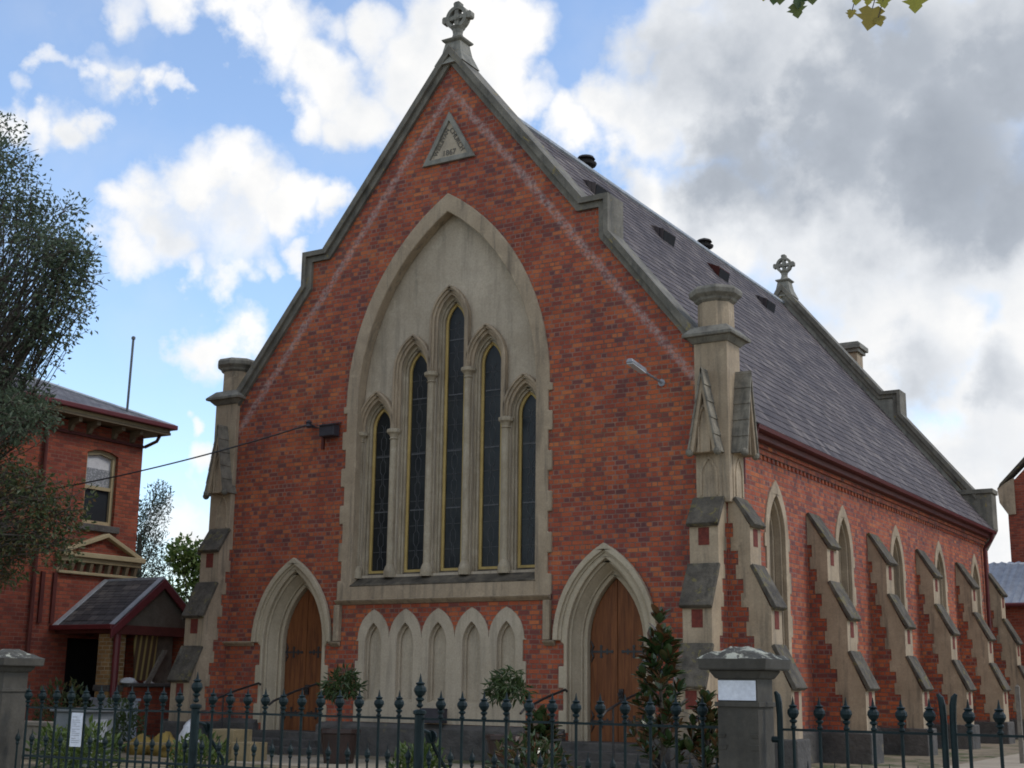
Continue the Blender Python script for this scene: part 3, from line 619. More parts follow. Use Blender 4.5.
# blind arcade
sp = .773
nich = [arch(k * sp, .205, 1.32, 2.42, 2.84, 7) for k in range(-2, 3)]
o = [(2 * sp + .387, .93)] + teeth(2 * sp + .36, 1, .93, 2.5, .39, .07)[:-1] + scallop(.3855, sp, 5, 2.5, 2.53, 3.10)[1:-1] + [(-x, z) for x, z in teeth(2 * sp + .36, 1, .93, 2.5, .39, .07)[:-1][::-1]] + [(-2 * sp - .387, .93)]
arc_o = MB().plate([o] + nich, -.03, .06, FX).build('blind_arcade', 'stone_panel', church, bevel=.012)
b = MB()
for k in range(-2, 3): b.plate([band(arch(k * sp, .24, 1.3, 2.42, 2.89, 7), arch(k * sp, .17, 1.3, 2.42, 2.77, 7))], .06, .12, FX)
b.build('niche_moulding', 'stone_panel', arc_o, bevel=.012)
MB().box(-1.85, 1.85, .12, .3, 1.2, 2.95).build('niche_back', 'stone_panel', arc_o)
b = MB()
for k in range(-2, 3): b.hexa([(k * sp - .2, -.02, 1.30), (k * sp + .2, -.02, 1.30), (k * sp + .2, .12, 1.38), (k * sp - .2, .12, 1.38)], [(k * sp - .2, -.02, 1.24), (k * sp + .2, -.02, 1.24), (k * sp + .2, .12, 1.24), (k * sp - .2, .12, 1.24)])
b.build('niche_sill', 'cream_stone', arc_o)
MB().box(-.22, .27, -.26, -.035, .95, 1.22).build('foundation_block', 'dark_box', church, bevel=.01)
# datestone in the gable
z0, z1, tw = 12.26, 13.38, .655
def tri(k):    # shrunk about the incentre
    c = (0, z0 + .40); return [(c[0] + (x - c[0]) * k, c[1] + (z - c[1]) * k) for x, z in ((-tw, z0), (tw, z0), (0, z1))]
ds = MB().plate([tri(1), tri(.72)], -.07, .03, FX).build('datestone', 'stone_finial', church, bevel=.012)
MB().plate([tri(.76)], -.02, .03, FX).build('datestone_face', 'stone_panel', ds)
def lettering(txt, size, mat4, parent, mat, depth=.006):
    cu = bpy.data.curves.new('lettering', 'FONT'); cu.body = txt; cu.size = size; cu.align_x = 'CENTER'; cu.align_y = 'CENTER'; cu.extrude = depth; cu.offset = .002
    tmp = bpy.data.objects.new('lettering', cu); COL.objects.link(tmp)
    dg = bpy.context.evaluated_depsgraph_get(); me = bpy.data.meshes.new_from_object(tmp.evaluated_get(dg)); bpy.data.objects.remove(tmp)
    me.transform(mat4); me.transform(Matrix.Translation(-ORG[parent])); me.materials.clear(); me.materials.append(MATS[mat])
    ob = bpy.data.objects.new('lettering', me); COL.objects.link(ob); ob.parent = parent; return ob
def fmat(x, y, z, rot): return Matrix.Translation((x, y, z)) @ Matrix.Rotation(R(90), 4, 'X') @ Matrix.Rotation(R(rot), 4, 'Z')
lettering('1867', .17, fmat(0, -.024, 12.47, 0), ds, 'letter')
lettering('WESLEYAN', .125, fmat(-.19, -.024, 12.73, 60), ds, 'letter')
lettering('CHURCH', .15, fmat(.19, -.024, 12.73, -60), ds, 'letter')

# ---- buttresses
ST = ((5.05, 4.40, .38), (3.70, 3.00, .72), (2.36, 1.68, 1.02))      # top z, tip z, projection
def outer_p(z):
    if z >= ST[0][0]: return 0.
    prev = 0.
    for zt, zb, p in ST:
        if z >= zt: return prev
        if z >= zb: return prev + (p - prev) * (zt - z) / (zt - zb)
        prev = p
    return prev
def buttress(fm, t0, t1, base=0., name='buttress', top=5.05):
    prof = [(-.02, top)] + [(max(base, outer_p(top)), top)]
    prev = max(base, 0.)
    for zt, zb, p in ST:
        if zt < top: prof.append((prev, zt))
        prof.append((p, zb)); prev = p
    prof += [(prev, .5), (-.02, .5)]
    G = lambda u, v, w_: fm(u, w_, v)
    b = MB().plate([prof], t0, t1, G)
    bo = b.build(name, 'brick', church)
    # stone dressing on both flanks, toothed into the brick
    q = MB()
    zs = np.arange(.6, 4.75, .24); inner = []
    for k, z in enumerate(zs):
        x = min(max(-.02, (4.45 - z) * .172 + (.045 if k % 2 else -.045)), outer_p(z + .24) - .16 if z < 4.3 else 9)
        x = max(-.02, x); inner += [(x, z), (x, min(z + .24, 4.84))]
    outl = [p for p in prof[1:-1]]
    poly = [(max(prof[1][0], 0), top)] + outl[1:-1] + [(prev, .6)]
    inner2 = [p for p in inner]; last = inner2[-1][1]
    poly2 = poly + inner2 + [(-.02, last), (-.02, top)]
    # drop consecutive duplicates
    cl = []
    for p in poly2:
        if not cl or math.hypot(p[0] - cl[-1][0], p[1] - cl[-1][1]) > 1e-4: cl.append(p)
    for a, c in ((t0 - .014, t0 + .001), (t1 - .001, t1 + .014)): q.plate([cl], a, c, G)
    # outer faces
    pv = base
    for k, (zt, zb, p) in enumerate(ST):
        zn = ST[k + 1][0] if k < 2 else .6
        q.hexa([fm(p, t0 - .014, zn), fm(p, t1 + .014, zn), fm(p, t1 + .014, zb), fm(p, t0 - .014, zb)], [fm(p + .014, t0 - .014, zn), fm(p + .014, t1 + .014, zn), fm(p + .014, t1 + .014, zb), fm(p + .014, t0 - .014, zb)])
    q.build('stone_dressing', 'stone', bo)
    pv = base; tm = (t0 + t1) / 2
    for k, (zt, zb, p) in enumerate(ST):
        zt2 = min(zt, top); wz = MB(); ch = MB()
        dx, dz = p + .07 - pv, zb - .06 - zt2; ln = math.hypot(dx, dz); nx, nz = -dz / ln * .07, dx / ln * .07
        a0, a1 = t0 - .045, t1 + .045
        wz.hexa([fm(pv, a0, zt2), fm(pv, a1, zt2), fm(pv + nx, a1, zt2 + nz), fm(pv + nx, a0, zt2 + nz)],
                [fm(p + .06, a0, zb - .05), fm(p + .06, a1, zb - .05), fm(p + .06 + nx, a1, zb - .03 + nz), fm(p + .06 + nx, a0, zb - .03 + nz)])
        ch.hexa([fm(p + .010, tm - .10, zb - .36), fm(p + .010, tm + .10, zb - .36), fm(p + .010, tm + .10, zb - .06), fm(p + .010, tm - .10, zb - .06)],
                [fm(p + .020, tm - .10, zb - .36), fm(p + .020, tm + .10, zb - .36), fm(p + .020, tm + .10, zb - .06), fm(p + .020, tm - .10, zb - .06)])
        pv = p
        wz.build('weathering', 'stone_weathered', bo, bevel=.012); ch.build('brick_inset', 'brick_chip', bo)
    pl = MB(); p = ST[2][2]
    pl.hexa([fm(0, t0 - .10, .25), fm(p + .12, t0 - .10, .25), fm(p + .12, t1 + .10, .25), fm(0, t1 + .10, .25)], [fm(0, t0 - .10, .86), fm(p + .12, t0 - .10, .86), fm(p + .12, t1 + .10, .86), fm(0, t1 + .10, .86)])
    pl.build('buttress_plinth', 'bluestone', bo, bevel=.03)
    return bo
SIDE = lambda p, tt_, z: (5.99 + p, tt_, z)
LSIDE = lambda p, tt_, z: (-5.99 - p, tt_, z)
FRONT = lambda p, tt_, z: (tt_, -p, z)
for k in range(4):
    y = WY[k] + 1.74; buttress(SIDE, y, y + .56)
buttress(SIDE, L - .50, L - .0); buttress(LSIDE, L - .50, L - .0)
# rear-side buttress beyond the downpipe stands out a little further back
# corner piers: two angle buttresses, gabled heads, octagonal cap
for sx in (1, -1):
    t0, t1 = sorted((sx * 5.46, sx * 5.96))
    fb = buttress(FRONT, t0, t1, .10, top=4.86)
    SF = SIDE if sx > 0 else LSIDE
    sb = buttress(SF, .03, .50, .10, top=4.86)
    cx, cy = sx * 5.74, .20
    pr = MB()
    x0, x1 = sorted((sx * 5.46, sx * 6.09)); pr.box(x0, x1, -.10, .50, 4.80, 7.70)
    # collar, octagon, cap
    def sq(h, z, e=0.): return [(cx - h, cy - h, z), (cx + h, cy - h, z), (cx + h, cy + h, z), (cx - h, cy + h, z)]
    cx = sx * 5.775; pc = MB()
    for (h0, z0_), (h1, z1_) in (((.33, 7.66), (.42, 7.76)), ((.47, 7.76), (.48, 7.81)), ((.48, 7.81), (.32, 7.97))): pc.hexa(sq(h0, z0_), sq(h1, z1_))
    c8 = 1 / math.cos(math.pi / 8)
    pr.lathe([(.305 * c8, 7.95), (.30 * c8, 8.48)], cx, cy, 8, rot=math.pi / 8)
    pc.lathe([(.30 * c8, 8.42), (.35 * c8, 8.46), (.37 * c8, 8.50), (.44 * c8, 8.56), (.45 * c8, 8.64), (.41 * c8, 8.70), (.2, 8.74)], cx, cy, 8, rot=math.pi / 8)
    po = pr.build('corner_pier', 'stone', church, bevel=.012); pc.build('pier_cap', 'pier_cap', po, bevel=.01)
    for fm, tc_, off in ((FRONT, sx * 5.71, .10), (SF, .27, .10)):
        hw, zb, za = .27, 5.66, 7.14
        g = MB(); GG = lambda u, v, w_: fm(w_, u, v)
        T_ = [(tc_ - hw, zb), (tc_ + hw, zb), (tc_, za)]
        inn = [(tc_ - hw + .12, zb - .02), (tc_ + hw - .12, zb - .02), (tc_, za - .42)]
        g.plate([[(tc_ - hw, zb), (tc_ - hw + .09, zb), (tc_, za - .42), (tc_ + hw - .09, zb), (tc_ + hw, zb), (tc_, za)]], .0, off + .27, GG)
        g.plate([[(tc_ - hw + .10, zb), (tc_ + hw - .10, zb), (tc_, za - .46)]], .0, off + .18, GG)
        g.plate([band(arch(tc_, .12, zb, zb + .5, zb + .86, 6), arch(tc_, .085, zb, zb + .5, zb + .78, 6))], off + .17, off + .215, GG)
        go = g.build('gablet', 'stone', po, bevel=.012)
        r_ = MB()
        n_ = 5
        for s in (1, -1):
            for k in range(n_):                    # stepped stone slates of the little roof
                f0, f1 = k / n_, (k + 1) / n_
                a = (tc_ + s * hw * f0, za + .02 - (za - zb) * f0); c = (tc_ + s * (hw * f1 + .022), za - (za - zb) * f1)
                r_.plate([[a, c, (c[0] - s * .042, c[1] - .01), (a[0] - s * .018, a[1] - .05)]], .0, off + .30, GG)
            ctr = fm(off + .24, tc_ + s * (hw - .01), zb - .0)
            r_.ball(ctr, .075, 8)
        r_.build('gablet_roof', 'gablet_stone', po)
        f = MB(); f.plate([band(arch(tc_, .17, 4.92, 5.25, 5.62, 6), arch(tc_, .125, 4.92, 5.25, 5.55, 6))], .10, .14, GG)
        f.plate([[(tc_ - .24, 4.84), (tc_ + .24, 4.84), (tc_ + .24, 5.70), (tc_ - .24, 5.70)]], .08, .118, GG)
        f.build('niche_panel', 'stone', po, bevel=.008)
# ---- side windows
for y in WY:
    tr = teeth(y + .58, 1, 1.80, 4.45, .40, .08)
    o = [(y + .58, 1.80)] + tr + arc(y, .60, 4.45, 5.50) + [(2 * y - a, z) for a, z in tr[::-1]] + [(y - .58, 1.80)]
    sw = MB().plate([o, arch(y, .42, 1.95, 4.45, 5.22)], 5.94, 6.02, SX).build('side_window', 'stone', church, bevel=.012)
    b = MB()
    b.plate([band(arch(y, .50, 1.85, 4.45, 5.33), arch(y, .38, 1.95, 4.45, 5.14))], 5.80, 5.94, SX)
    b.plate([band(arch(y, .50, 1.85, 4.45, 5.33), arch(y, .33, 1.95, 4.45, 5.05))], 5.55, 5.80, SX)
    b.build('window_reveal', 'stone', sw, bevel=.012)
    MB().hexa([(6.10, y - .52, 1.78), (6.10, y + .52, 1.78), (5.55, y + .52, 2.05), (5.55, y - .52, 2.05)], [(6.10, y - .52, 1.68), (6.10, y + .52, 1.68), (5.55, y + .52, 1.68), (5.55, y - .52, 1.68)]).build('window_sill', 'stone', sw)
    MB().plate([arch(y, .36, 1.9, 4.45, 5.10)], 5.56, 5.585, SX).build('window_pane', 'stone_glass', sw)
    g = MB(); g.box(5.585, 5.60, y - .012, y + .012, 1.95, 5.0)
    for z in np.arange(2.3, 4.9, .42): g.box(5.585, 5.60, y - .33, y + .33, z - .01, z + .01)
    g.build('leading', 'lead_came', sw)
# chimney of the vestry behind the rear gable
ch = thing('chimney', 'stone capped chimney rising behind the far gable slope of the church', 'chimney', (1.55, L + 1.7, .3))
MB().box(1.22, 1.88, L + 1.37, L + 2.03, .3, 12.72).build('stack', 'stone', ch, bevel=.02)
MB().box(1.14, 1.96, L + 1.29, L + 2.11, 12.72, 12.84).box(1.06, 2.04, L + 1.21, L + 2.19, 12.84, 13.0).box(1.14, 1.96, L + 1.29, L + 2.11, 13.0, 13.08).build('cap', 'stone_finial', ch, bevel=.015)

# ---- things fixed to the front wall
fl = thing('floodlight', 'long grey floodlight on a thin arm high on the right of the brick gable', 'lamp', (4.78, 0, 7.05))
MB().lathe([(.07, 0.0), (.07, -.02), (.001, -.025)], 0, 0, 8, ax=lambda x, y, z: (4.78 + x, z, 7.05 + y)).build('wall_plate', 'lamp_grey', fl)
MB().tube([(4.78, -.01, 7.05), (4.75, -.35, 7.10), (4.70, -.72, 7.17)], .022, 6).build('arm', 'lamp_grey', fl)
MB().hexa([(4.65, -.60, 7.11), (4.78, -.60, 7.11), (4.76, -.58, 7.20), (4.67, -.58, 7.20)], [(4.60, -1.12, 7.21), (4.75, -1.12, 7.21), (4.72, -1.10, 7.29), (4.63, -1.10, 7.29)]).build('housing', 'lamp_grey', fl, bevel=.02)
MB().hexa([(4.66, -.63, 7.10), (4.77, -.63, 7.10), (4.77, -.63, 7.12), (4.66, -.63, 7.12)], [(4.615, -1.09, 7.19), (4.735, -1.09, 7.19), (4.735, -1.09, 7.21), (4.615, -1.09, 7.21)]).build('lens', 'lens', fl)
sbx = thing('service_box', 'small black service box beside the great window on the brick wall', 'electrical box', (-2.78, 0, 6.8))
MB().box(-2.99, -2.60, -.24, -.03, 6.68, 6.92).build('box', 'dark_box', sbx, bevel=.02)
MB().hexa([(-3.03, -.28, 6.90), (-2.57, -.28, 6.90), (-2.57, -.02, 6.97), (-3.03, -.02, 6.97)], [(-3.03, -.28, 6.92), (-2.57, -.28, 6.92), (-2.57, -.02, 6.99), (-3.03, -.02, 6.99)]).build('lid', 'dark_box', sbx)
MB().box(-3.06, -3.0, -.06, -.01, 6.45, 7.0).build('bracket', 'brown_red', sbx)
ins = thing('cable_bracket', 'little black insulator bracket where the overhead cable meets the church', 'bracket', (-3.3, 0, 6.95))
MB().tube([(-3.3, -.01, 6.95), (-3.3, -.2, 6.98)], .03, 6).lathe([(.03, 6.90), (.07, 6.93), (.05, 6.98), (.07, 7.02), (.03, 7.06)], -3.3, -.2, 10).build('insulator', 'dark_box', ins)
MB().tube([(-3.3, -.1, 6.93), (-3.0, -.05, 6.88)], .012, 5).build('lead_wire', 'black_iron', ins)
a, c = Vector((-3.3, -.2, 6.97)), Vector((-10.15, -1.3, 5.86)); pts = []
for k in range(25):
    f = k / 24; p = a.lerp(c, f); p.z -= .22 * 4 * f * (1 - f) * .5; pts.append(p)
tag(MB().tube(pts, .017, 5).build('overhead_cable', 'black_iron', loc=tuple(a)), 'thin black cable strung between the church front and the left brick house', 'cable')
# ================================================================== HOUSE ON THE LEFT
HX = -10.19
house = thing('brick_house', 'two storey red brick house left of the church with hipped slate roof', 'house', (-15, -4, .3))
HY0, HY1 = -9.0, 1.66
wz0, wz1, wy0, wy1 = 5.27, 7.02, -.06, .90
hole = [(wy0, wz0), (wy1, wz0), (wy1, wz1 - .06), (.42 + .25, wz1 + .02), (.42, wz1 + .05), (.42 - .25, wz1 + .02), (wy0, wz1 - .06)]
dhole = [(-.20, .3), (1.0, .3), (1.0, 2.6), (-.20, 2.6)]
MB().plate([[(HY0, .2), (HY1, .2), (HY1, 7.62), (HY0, 7.62)], hole, dhole], HX - .3, HX, SX).build('wall', 'brick_manse', house)
MB().box(-22, HX - .3, HY0, HY0 + .3, .2, 7.62).box(-22, HX - .3, HY1 - .3, HY1, .2, 7.62).box(-22.3, -22, HY0, HY1, .2, 7.62).build('wall', 'brick_manse', house)
MB().box(-12.5, HX - .32, -.6, 1.4, .2, 3.0).build('doorway_dark', 'dark_void', house)  # near-black box behind the opening, colour standing in for the unlit interior
wf = MB()
wf.plate([hole, [(wy0 + .09, wz0 + .09), (wy1 - .09, wz0 + .09), (wy1 - .09, wz1 - .12), (.42, wz1 - .05), (wy0 + .09, wz1 - .12)]], HX - .16, HX - .09, SX)
wf.box(HX - .15, HX - .10, wy0 + .05, wy1 - .05, 6.11, 6.19)
hw = wf.build('window', 'cream_paint', house)
MB().box(HX - .19, HX - .17, wy0, wy1, wz0, 6.15).build('pane', 'house_glass', hw)
MB().box(HX - .165, HX - .155, wy0, wy1, 6.15, 6.62).build('lace_curtain', 'lace', hw)
MB().box(HX - .185, HX - .172, wy0, wy1, 6.62, wz1 + .05).build('blind', 'white_cloth', hw)
MB().box(HX - .05, HX + .08, -.18, 1.04, 5.10, 5.26).build('window_sill', 'bluestone', house, bevel=.015)
# eaves: cream soffit board, brackets, red gutter, hipped roof
ex = HX + .5; ey = HY1 + .5
MB().box(-22.8, ex - .04, HY0 - .5, ey - .04, 7.66, 7.72).build('soffit', 'eaves_shaded', house)
MB().box(ex - .1, ex - .05, HY0 - .5, ey - .06, 7.70, 7.80).box(-22.8, ex - .1, ey - .1, ey - .05, 7.70, 7.80).build('fascia', 'cream_paint', house)
b = MB()
for y in (-3.2, -2.6, -2.0, -1.4, -.7, -.15, .62, 1.2): MB().plate([[(HX, 7.35), (HX + .08, 7.38), (HX + .14, 7.5), (HX + .36, 7.56), (HX + .36, 7.66), (HX, 7.66)]], y, y + .1, FX).build('eaves_bracket', 'eaves_shaded', house)
MB().box(HX, HX + .05, HY0, HY1 + .02, 7.30, 7.36).build('frieze_moulding', 'brown_red', house)
MB().box(ex - .06, ex + .08, HY0 - .5, ey + .08, 7.80, 7.92).box(-22.8, ex - .06, ey - .06, ey + .08, 7.80, 7.92).build('gutter', 'maroon', house, bevel=.02)
xa = -16.2; MBh = MB(); ym = (HY0 + HY1) / 2
A = [(ex + .02, HY0 - .5, 7.88), (ex + .02, ey + .02, 7.88), (-22.8, ey + .02, 7.88), (-22.8, HY0 - .5, 7.88)]
rl = [(-15.4, ym - .5, 10.3), (-17.0, ym + .5, 10.3)]
MBh.add(A + rl, [(0, 1, 4), (1, 2, 5, 4), (2, 3, 5), (3, 0, 4, 5), (0, 3, 2, 1)])
hr = MBh.build('roof', 'slate_manse', house)
MB().tube([A[1], rl[0]], .06, 6).tube([A[0], rl[0]], .06, 6).tube([A[2], rl[1]], .06, 6).tube(rl, .06, 6).build('hip_capping', 'lead_flashing', hr)
MB().tube([(ex - .25, ey - .12, 7.80), (ex - .30, ey - .25, 7.5), (HX - .05, HY1 + .1, 7.35)], .045, 8).build('downpipe', 'brown_red', house)
# pediment and bracketed cornice above the porch
py0, py1 = -.75, 1.78
MB().box(HX, HX + .26, py0, py1, 4.44, 4.56).box(HX, HX + .18, py0 + .04, py1 - .05, 4.33, 4.44).box(HX, HX + .10, py0 + .06, py1 - .08, 4.05, 4.12).build('cornice', 'cream_paint', house, bevel=.015)
b = MB()
for k in range(9):
    y = py0 + .1 + k * .275; MB().plate([[(HX, 4.12), (HX + .10, 4.12), (HX + .16, 4.33), (HX, 4.33)]], y, y + .09, FX).build('cornice_bracket', 'eaves_shaded', house)
pm = (py0 + py1) / 2 + .1
MB().plate([[(py0, 4.56), (py0 + .25, 4.56), (pm, 4.97), (py1 - .25, 4.56), (py1, 4.56), (pm, 5.07)]], HX, HX + .20, SX).build('pediment', 'cream_paint', house, bevel=.012)
MB().plate([[(py0 + .2, 4.56), (py1 - .2, 4.56), (pm, 4.99)]], HX, HX + .06, SX).build('tympanum', 'brick_manse', house)
b = MB()
for y in (-1.12, -.78): b.box(HX, HX + .06, y, y + .1, 2.9, 4.05)
b.tube([(HX + .09, -1.35, 7.7), (HX + .09, -1.35, .3)], .05, 8).build('downpipe', 'brown_red', house)
pole = thing('roof_pole', 'bare grey metal pole standing on the hipped roof of the brick house', 'pole', (-10.3, 1.15, 8.0))
MB().tube([(-10.3, 1.15, 7.9), (-10.32, 1.2, 10.05)], .032, 8).lathe([(.05, 10.02), (.05, 10.08), (.02, 10.1)], -10.32, 1.2, 8).build('mast', 'grey_metal', pole)
MB().box(-10.36, -10.24, 1.09, 1.21, 7.88, 7.99).build('bracket', 'grey_metal', pole)
# porch
PG = -8.2
porch = thing('porch', 'small gabled porch with maroon bargeboards on the side of the brick house', 'porch', (-9.2, .7, .3))
ry, rz, slp = .74, 3.95, .80
for s in (1, -1):
    b = MB(); n = 8; hwid = 1.42
    for k in range(n):
        a0, a1 = hwid * k / n, hwid * (k + 1) / n
        p = [(ry + s * a0, rz - slp * a0 + .004), (ry + s * a1, rz - slp * a1 + .016), (ry + s * a1, rz - slp * a1 - .05), (ry + s * a0, rz - slp * a0 - .05)]
        b.hexa([(HX, y, z) for y, z in p], [(PG - .02, y, z) for y, z in p])
    b.build('roof_slope', 'slate_porch', porch)
    for x0, x1, nm in ((PG - .14, PG + .01, 'verge_flashing'), (HX - .0, HX + .16, 'wall_flashing')):
        MB().hexa([(x0, ry, rz + .02), (x1, ry, rz + .02), (x1, ry, rz + .05), (x0, ry, rz + .05)], [(x0, ry + s * hwid, rz - slp * hwid + .02), (x1, ry + s * hwid, rz - slp * hwid + .02), (x1, ry + s * hwid, rz - slp * hwid + .05), (x0, ry + s * hwid, rz - slp * hwid + .05)]).build(nm, 'lead_flashing', porch)
    MB().plate([[(ry, rz + .0), (ry + s * 1.50, rz - slp * 1.50), (ry + s * 1.50, rz - slp * 1.50 - .2), (ry, rz - .22)]], PG + .01, PG + .06, SX).build('bargeboard', 'maroon', porch, bevel=.008)
    MB().plate([[(ry, rz - .07), (ry + s * 1.40, rz - slp * 1.40 - .05), (ry + s * 1.40, rz - slp * 1.40 - .07), (ry, rz - .10)]], HX, PG - .02, SX).build('soffit', 'soffit', porch)
    y0 = ry + s * 1.40; MB().box(HX + .02, PG + .03, *sorted((y0, y0 + s * .11)), rz - slp * 1.42 - .06, rz - slp * 1.42 + .05).build('gutter', 'maroon', porch, bevel=.015)
MB().box(HX + .1, PG, ry - .02, ry + .02, rz - .02, rz + .05).build('ridge_capping', 'lead_flashing', porch)
MB().plate([[(ry - 1.2, 2.84), (ry + 1.2, 2.84), (ry, 3.78)]], PG - .12, PG - .08, SX).build('gable_infill', 'soffit', porch)
MB().box(PG - .16, PG - .02, ry - 1.3, ry + 1.3, 2.66, 2.86).box(HX, PG - .16, ry - 1.3, ry - 1.18, 2.68, 2.86).box(HX, PG - .16, ry + 1.18, ry + 1.3, 2.68, 2.86).build('beam', 'brown_red', porch)
for y0 in (-.52,):
    post = MB().box(-8.80, -8.40, y0, y0 + .42, .3, 2.66).build('brick_pier', 'brick_cream', porch)
    MB().box(-8.84, -8.36, y0 - .04, y0 + .46, 1.42, 1.56).build('pier_band', 'bluestone', post, bevel=.02)
MB().tube([(-8.30, -.44, 2.75), (-8.30, -.44, .3)], .08, 8).build('downpipe', 'maroon', porch)
MB().box(HX - .1, PG - .05, 1.60, 1.95, .3, 2.86).build('rear_wall', 'brick_manse', porch)
MB().box(-8.5, -8.24, -.1, 1.72, .3, 1.52).build('low_wall', 'brick_manse', porch)
MB().box(-8.56, -8.16, -.12, 1.76, 1.52, 1.60).build('wall_coping', 'bluestone', porch, bevel=.015)
MB().box(-8.62, -8.56, .98, 1.5, 1.60, 2.66).build('side_panel', 'grey_wood', porch)
tag(MB().hexa([(-8.52, .34, 1.66), (-8.52, .92, 1.66), (-8.40, .86, 2.66), (-8.40, .16, 2.66)], [(-8.55, .34, 1.66), (-8.55, .92, 1.66), (-8.43, .86, 2.66), (-8.43, .16, 2.66)]).build('striped_awning', 'striped_cloth', loc=(-9.3, .5, 1.6)), 'brown and cream striped cloth hanging inside the porch opening', 'awning')
tag(MB().hexa([(-8.30, .46, 1.60), (-8.24, .46, 1.60), (-8.24, .58, 1.60), (-8.30, .58, 1.60)], [(-8.36, .98, 2.35), (-8.30, .98, 2.35), (-8.30, 1.10, 2.35), (-8.36, 1.10, 2.35)]).build('timber_plank', 'grey_wood', loc=(-8.3, .5, 1.6)), 'grey timber plank leaning on the porch wall under the striped cloth', 'plank')
def rag(loc, sx, sy, sz, mat):
    vs = []; n, mth = 9, 5
    for j in range(mth + 1):
        for i in range(n):
            a = 2 * math.pi * i / n; rr = math.cos(j / mth * math.pi / 2) * (1 + .25 * math.sin(3 * a + j) + random.uniform(-.12, .12))
            vs.append((loc[0] + sx * rr * math.cos(a), loc[1] + sy * rr * math.sin(a), loc[2] + sz * math.sin(j / mth * math.pi / 2) * (1 + random.uniform(-.1, .1))))
    fs = [(j * n + i, j * n + (i + 1) % n, (j + 1) * n + (i + 1) % n, (j + 1) * n + i) for j in range(mth) for i in range(n)]
    return MB().add(vs, fs + [tuple(range(n))[::-1]])
tag(rag((-8.34, .02, 1.60), .14, .22, .12, 'x').build('cloth_bundle', 'white_cloth', loc=(-8.34, .02, 1.6), smooth=True), 'crumpled white cloth on the porch wall nearest the cream pier', 'cloth', 'cloths on the porch wall')
tag(rag((-8.34, .62, 1.60), .10, .12, .07, 'x').build('cloth_bundle', 'white_cloth', loc=(-8.34, .62, 1.6), smooth=True), 'smaller white cloth on the porch wall at the foot of the plank', 'cloth', 'cloths on the porch wall')

# ================================================================== BUILDINGS ON THE RIGHT, BEHIND
hall = thing('brick_hall', 'red brick gabled hall with stone kneeler behind the far right of the church', 'building', (10, 30, .3))
MB().plate([[(5.35, .2), (14.6, .2), (14.6, 8.55), (10.0, 13.2), (5.35, 8.55)]], 27, 27.4, FX).box(5.35, 5.7, 27.4, 40, .2, 8.5).box(14.25, 14.6, 27.4, 40, .2, 8.5).build('wall', 'brick_manse', hall)
hc = MB().plate([[(5.05, 8.50), (5.15, 8.72), (10.0, 13.62), (14.95, 8.62), (14.9, 8.4), (10.0, 13.25)]], 26.9, 27.5, FX).build('coping', 'stone_weathered', hall, bevel=.02)
MB().plate([[(5.05, 8.58), (5.62, 8.9), (5.62, 7.62), (5.38, 7.60), (5.10, 8.05)]], 26.92, 27.44, FX).build('kneeler', 'stone', hc, bevel=.03)
b = MB()
for s in (1, -1): b.hexa([(10, 27.5, 13.3), (10, 40, 13.3), (10 + s * 4.8, 40, 8.45), (10 + s * 4.8, 27.5, 8.45)], [(10, 27.5, 13.2), (10, 40, 13.2), (10 + s * 4.8, 40, 8.35), (10 + s * 4.8, 27.5, 8.35)])
b.build('roof', 'slate_manse', hall)
MB().tube([(5.42, 26.93, 4.55), (14, 26.93, 4.55)], .06, 8).build('pipe', 'brown_red', hall)
lam = thing('wall_lamp', 'pale tubular lamp on an arm at the corner of the brick hall', 'lamp', (5.6, 26.9, 5.85))
MB().tube([(5.7, 26.98, 5.86), (5.7, 26.5, 5.86), (4.6, 26.45, 5.83)], .03, 6).build('arm', 'lamp_grey', lam)
MB().tube([(5.3, 26.5, 5.86), (6.3, 26.5, 5.86)], .06, 10).build('tube', 'lens', lam)
shed = thing('corrugated_lean_to', 'grey corrugated iron roofed shed between the church and the brick hall', 'shed', (5.5, 24.6, .3))
b = MB(); n = 66; xs = np.linspace(1.2, 6.6, n)
top = [(x, 26.6, 5.95 + .03 * math.sin(i * 1.9)) for i, x in enumerate(xs)]; bot = [(x, 23.6, 4.35 + .03 * math.sin(i * 1.9)) for i, x in enumerate(xs)]
b.add(top + bot, [(i, i + 1, n + i + 1, n + i) for i in range(n - 1)])
b.build('roof', 'galvanised', shed)
MB().box(1.3, 6.45, 23.8, 26.5, .3, 4.30).build('wall', 'brick_manse', shed)
MB().tube([(1.2, 23.55, 4.33), (6.6, 23.55, 4.33)], .07, 8).build('gutter', 'maroon', shed)

# ================================================================== FENCE
FY = -13.18; FS = .19; F0 = 6.62
def xf(i): return F0 + FS * i
def finial(b, cx, cy, tip, k=1.):
    b.lathe([(.0015, tip), (.007 * k, tip - .03 * k), (.011 * k, tip - .048 * k), (.028 * k, tip - .056 * k), (.020 * k, tip - .066 * k), (.034 * k, tip - .082 * k), (.037 * k, tip - .10 * k), (.026 * k, tip - .122 * k),
             (.013 * k, tip - .134 * k), (.024 * k, tip - .142 * k), (.024 * k, tip - .150 * k), (.012 * k, tip - .16 * k), (.012 * k, tip - .172 * k), (.019 * k, tip - .178 * k), (.019 * k, tip - .186 * k), (.010, tip - .195 * k)][::-1], cx, cy, 10)
pk = MB(); finial(pk, 0, 0, 1.64, 1.05); pk.lathe([(.011, .42), (.011, 1.45)], 0, 0, 8)
dg_ = MB(); dg_.lathe([(.0015, 1.245), (.005, 1.205), (.021, 1.175), (.024, 1.155), (.013, 1.13), (.017, 1.115), (.009, 1.10), (.009, .42)][::-1], 0, 0, 8)
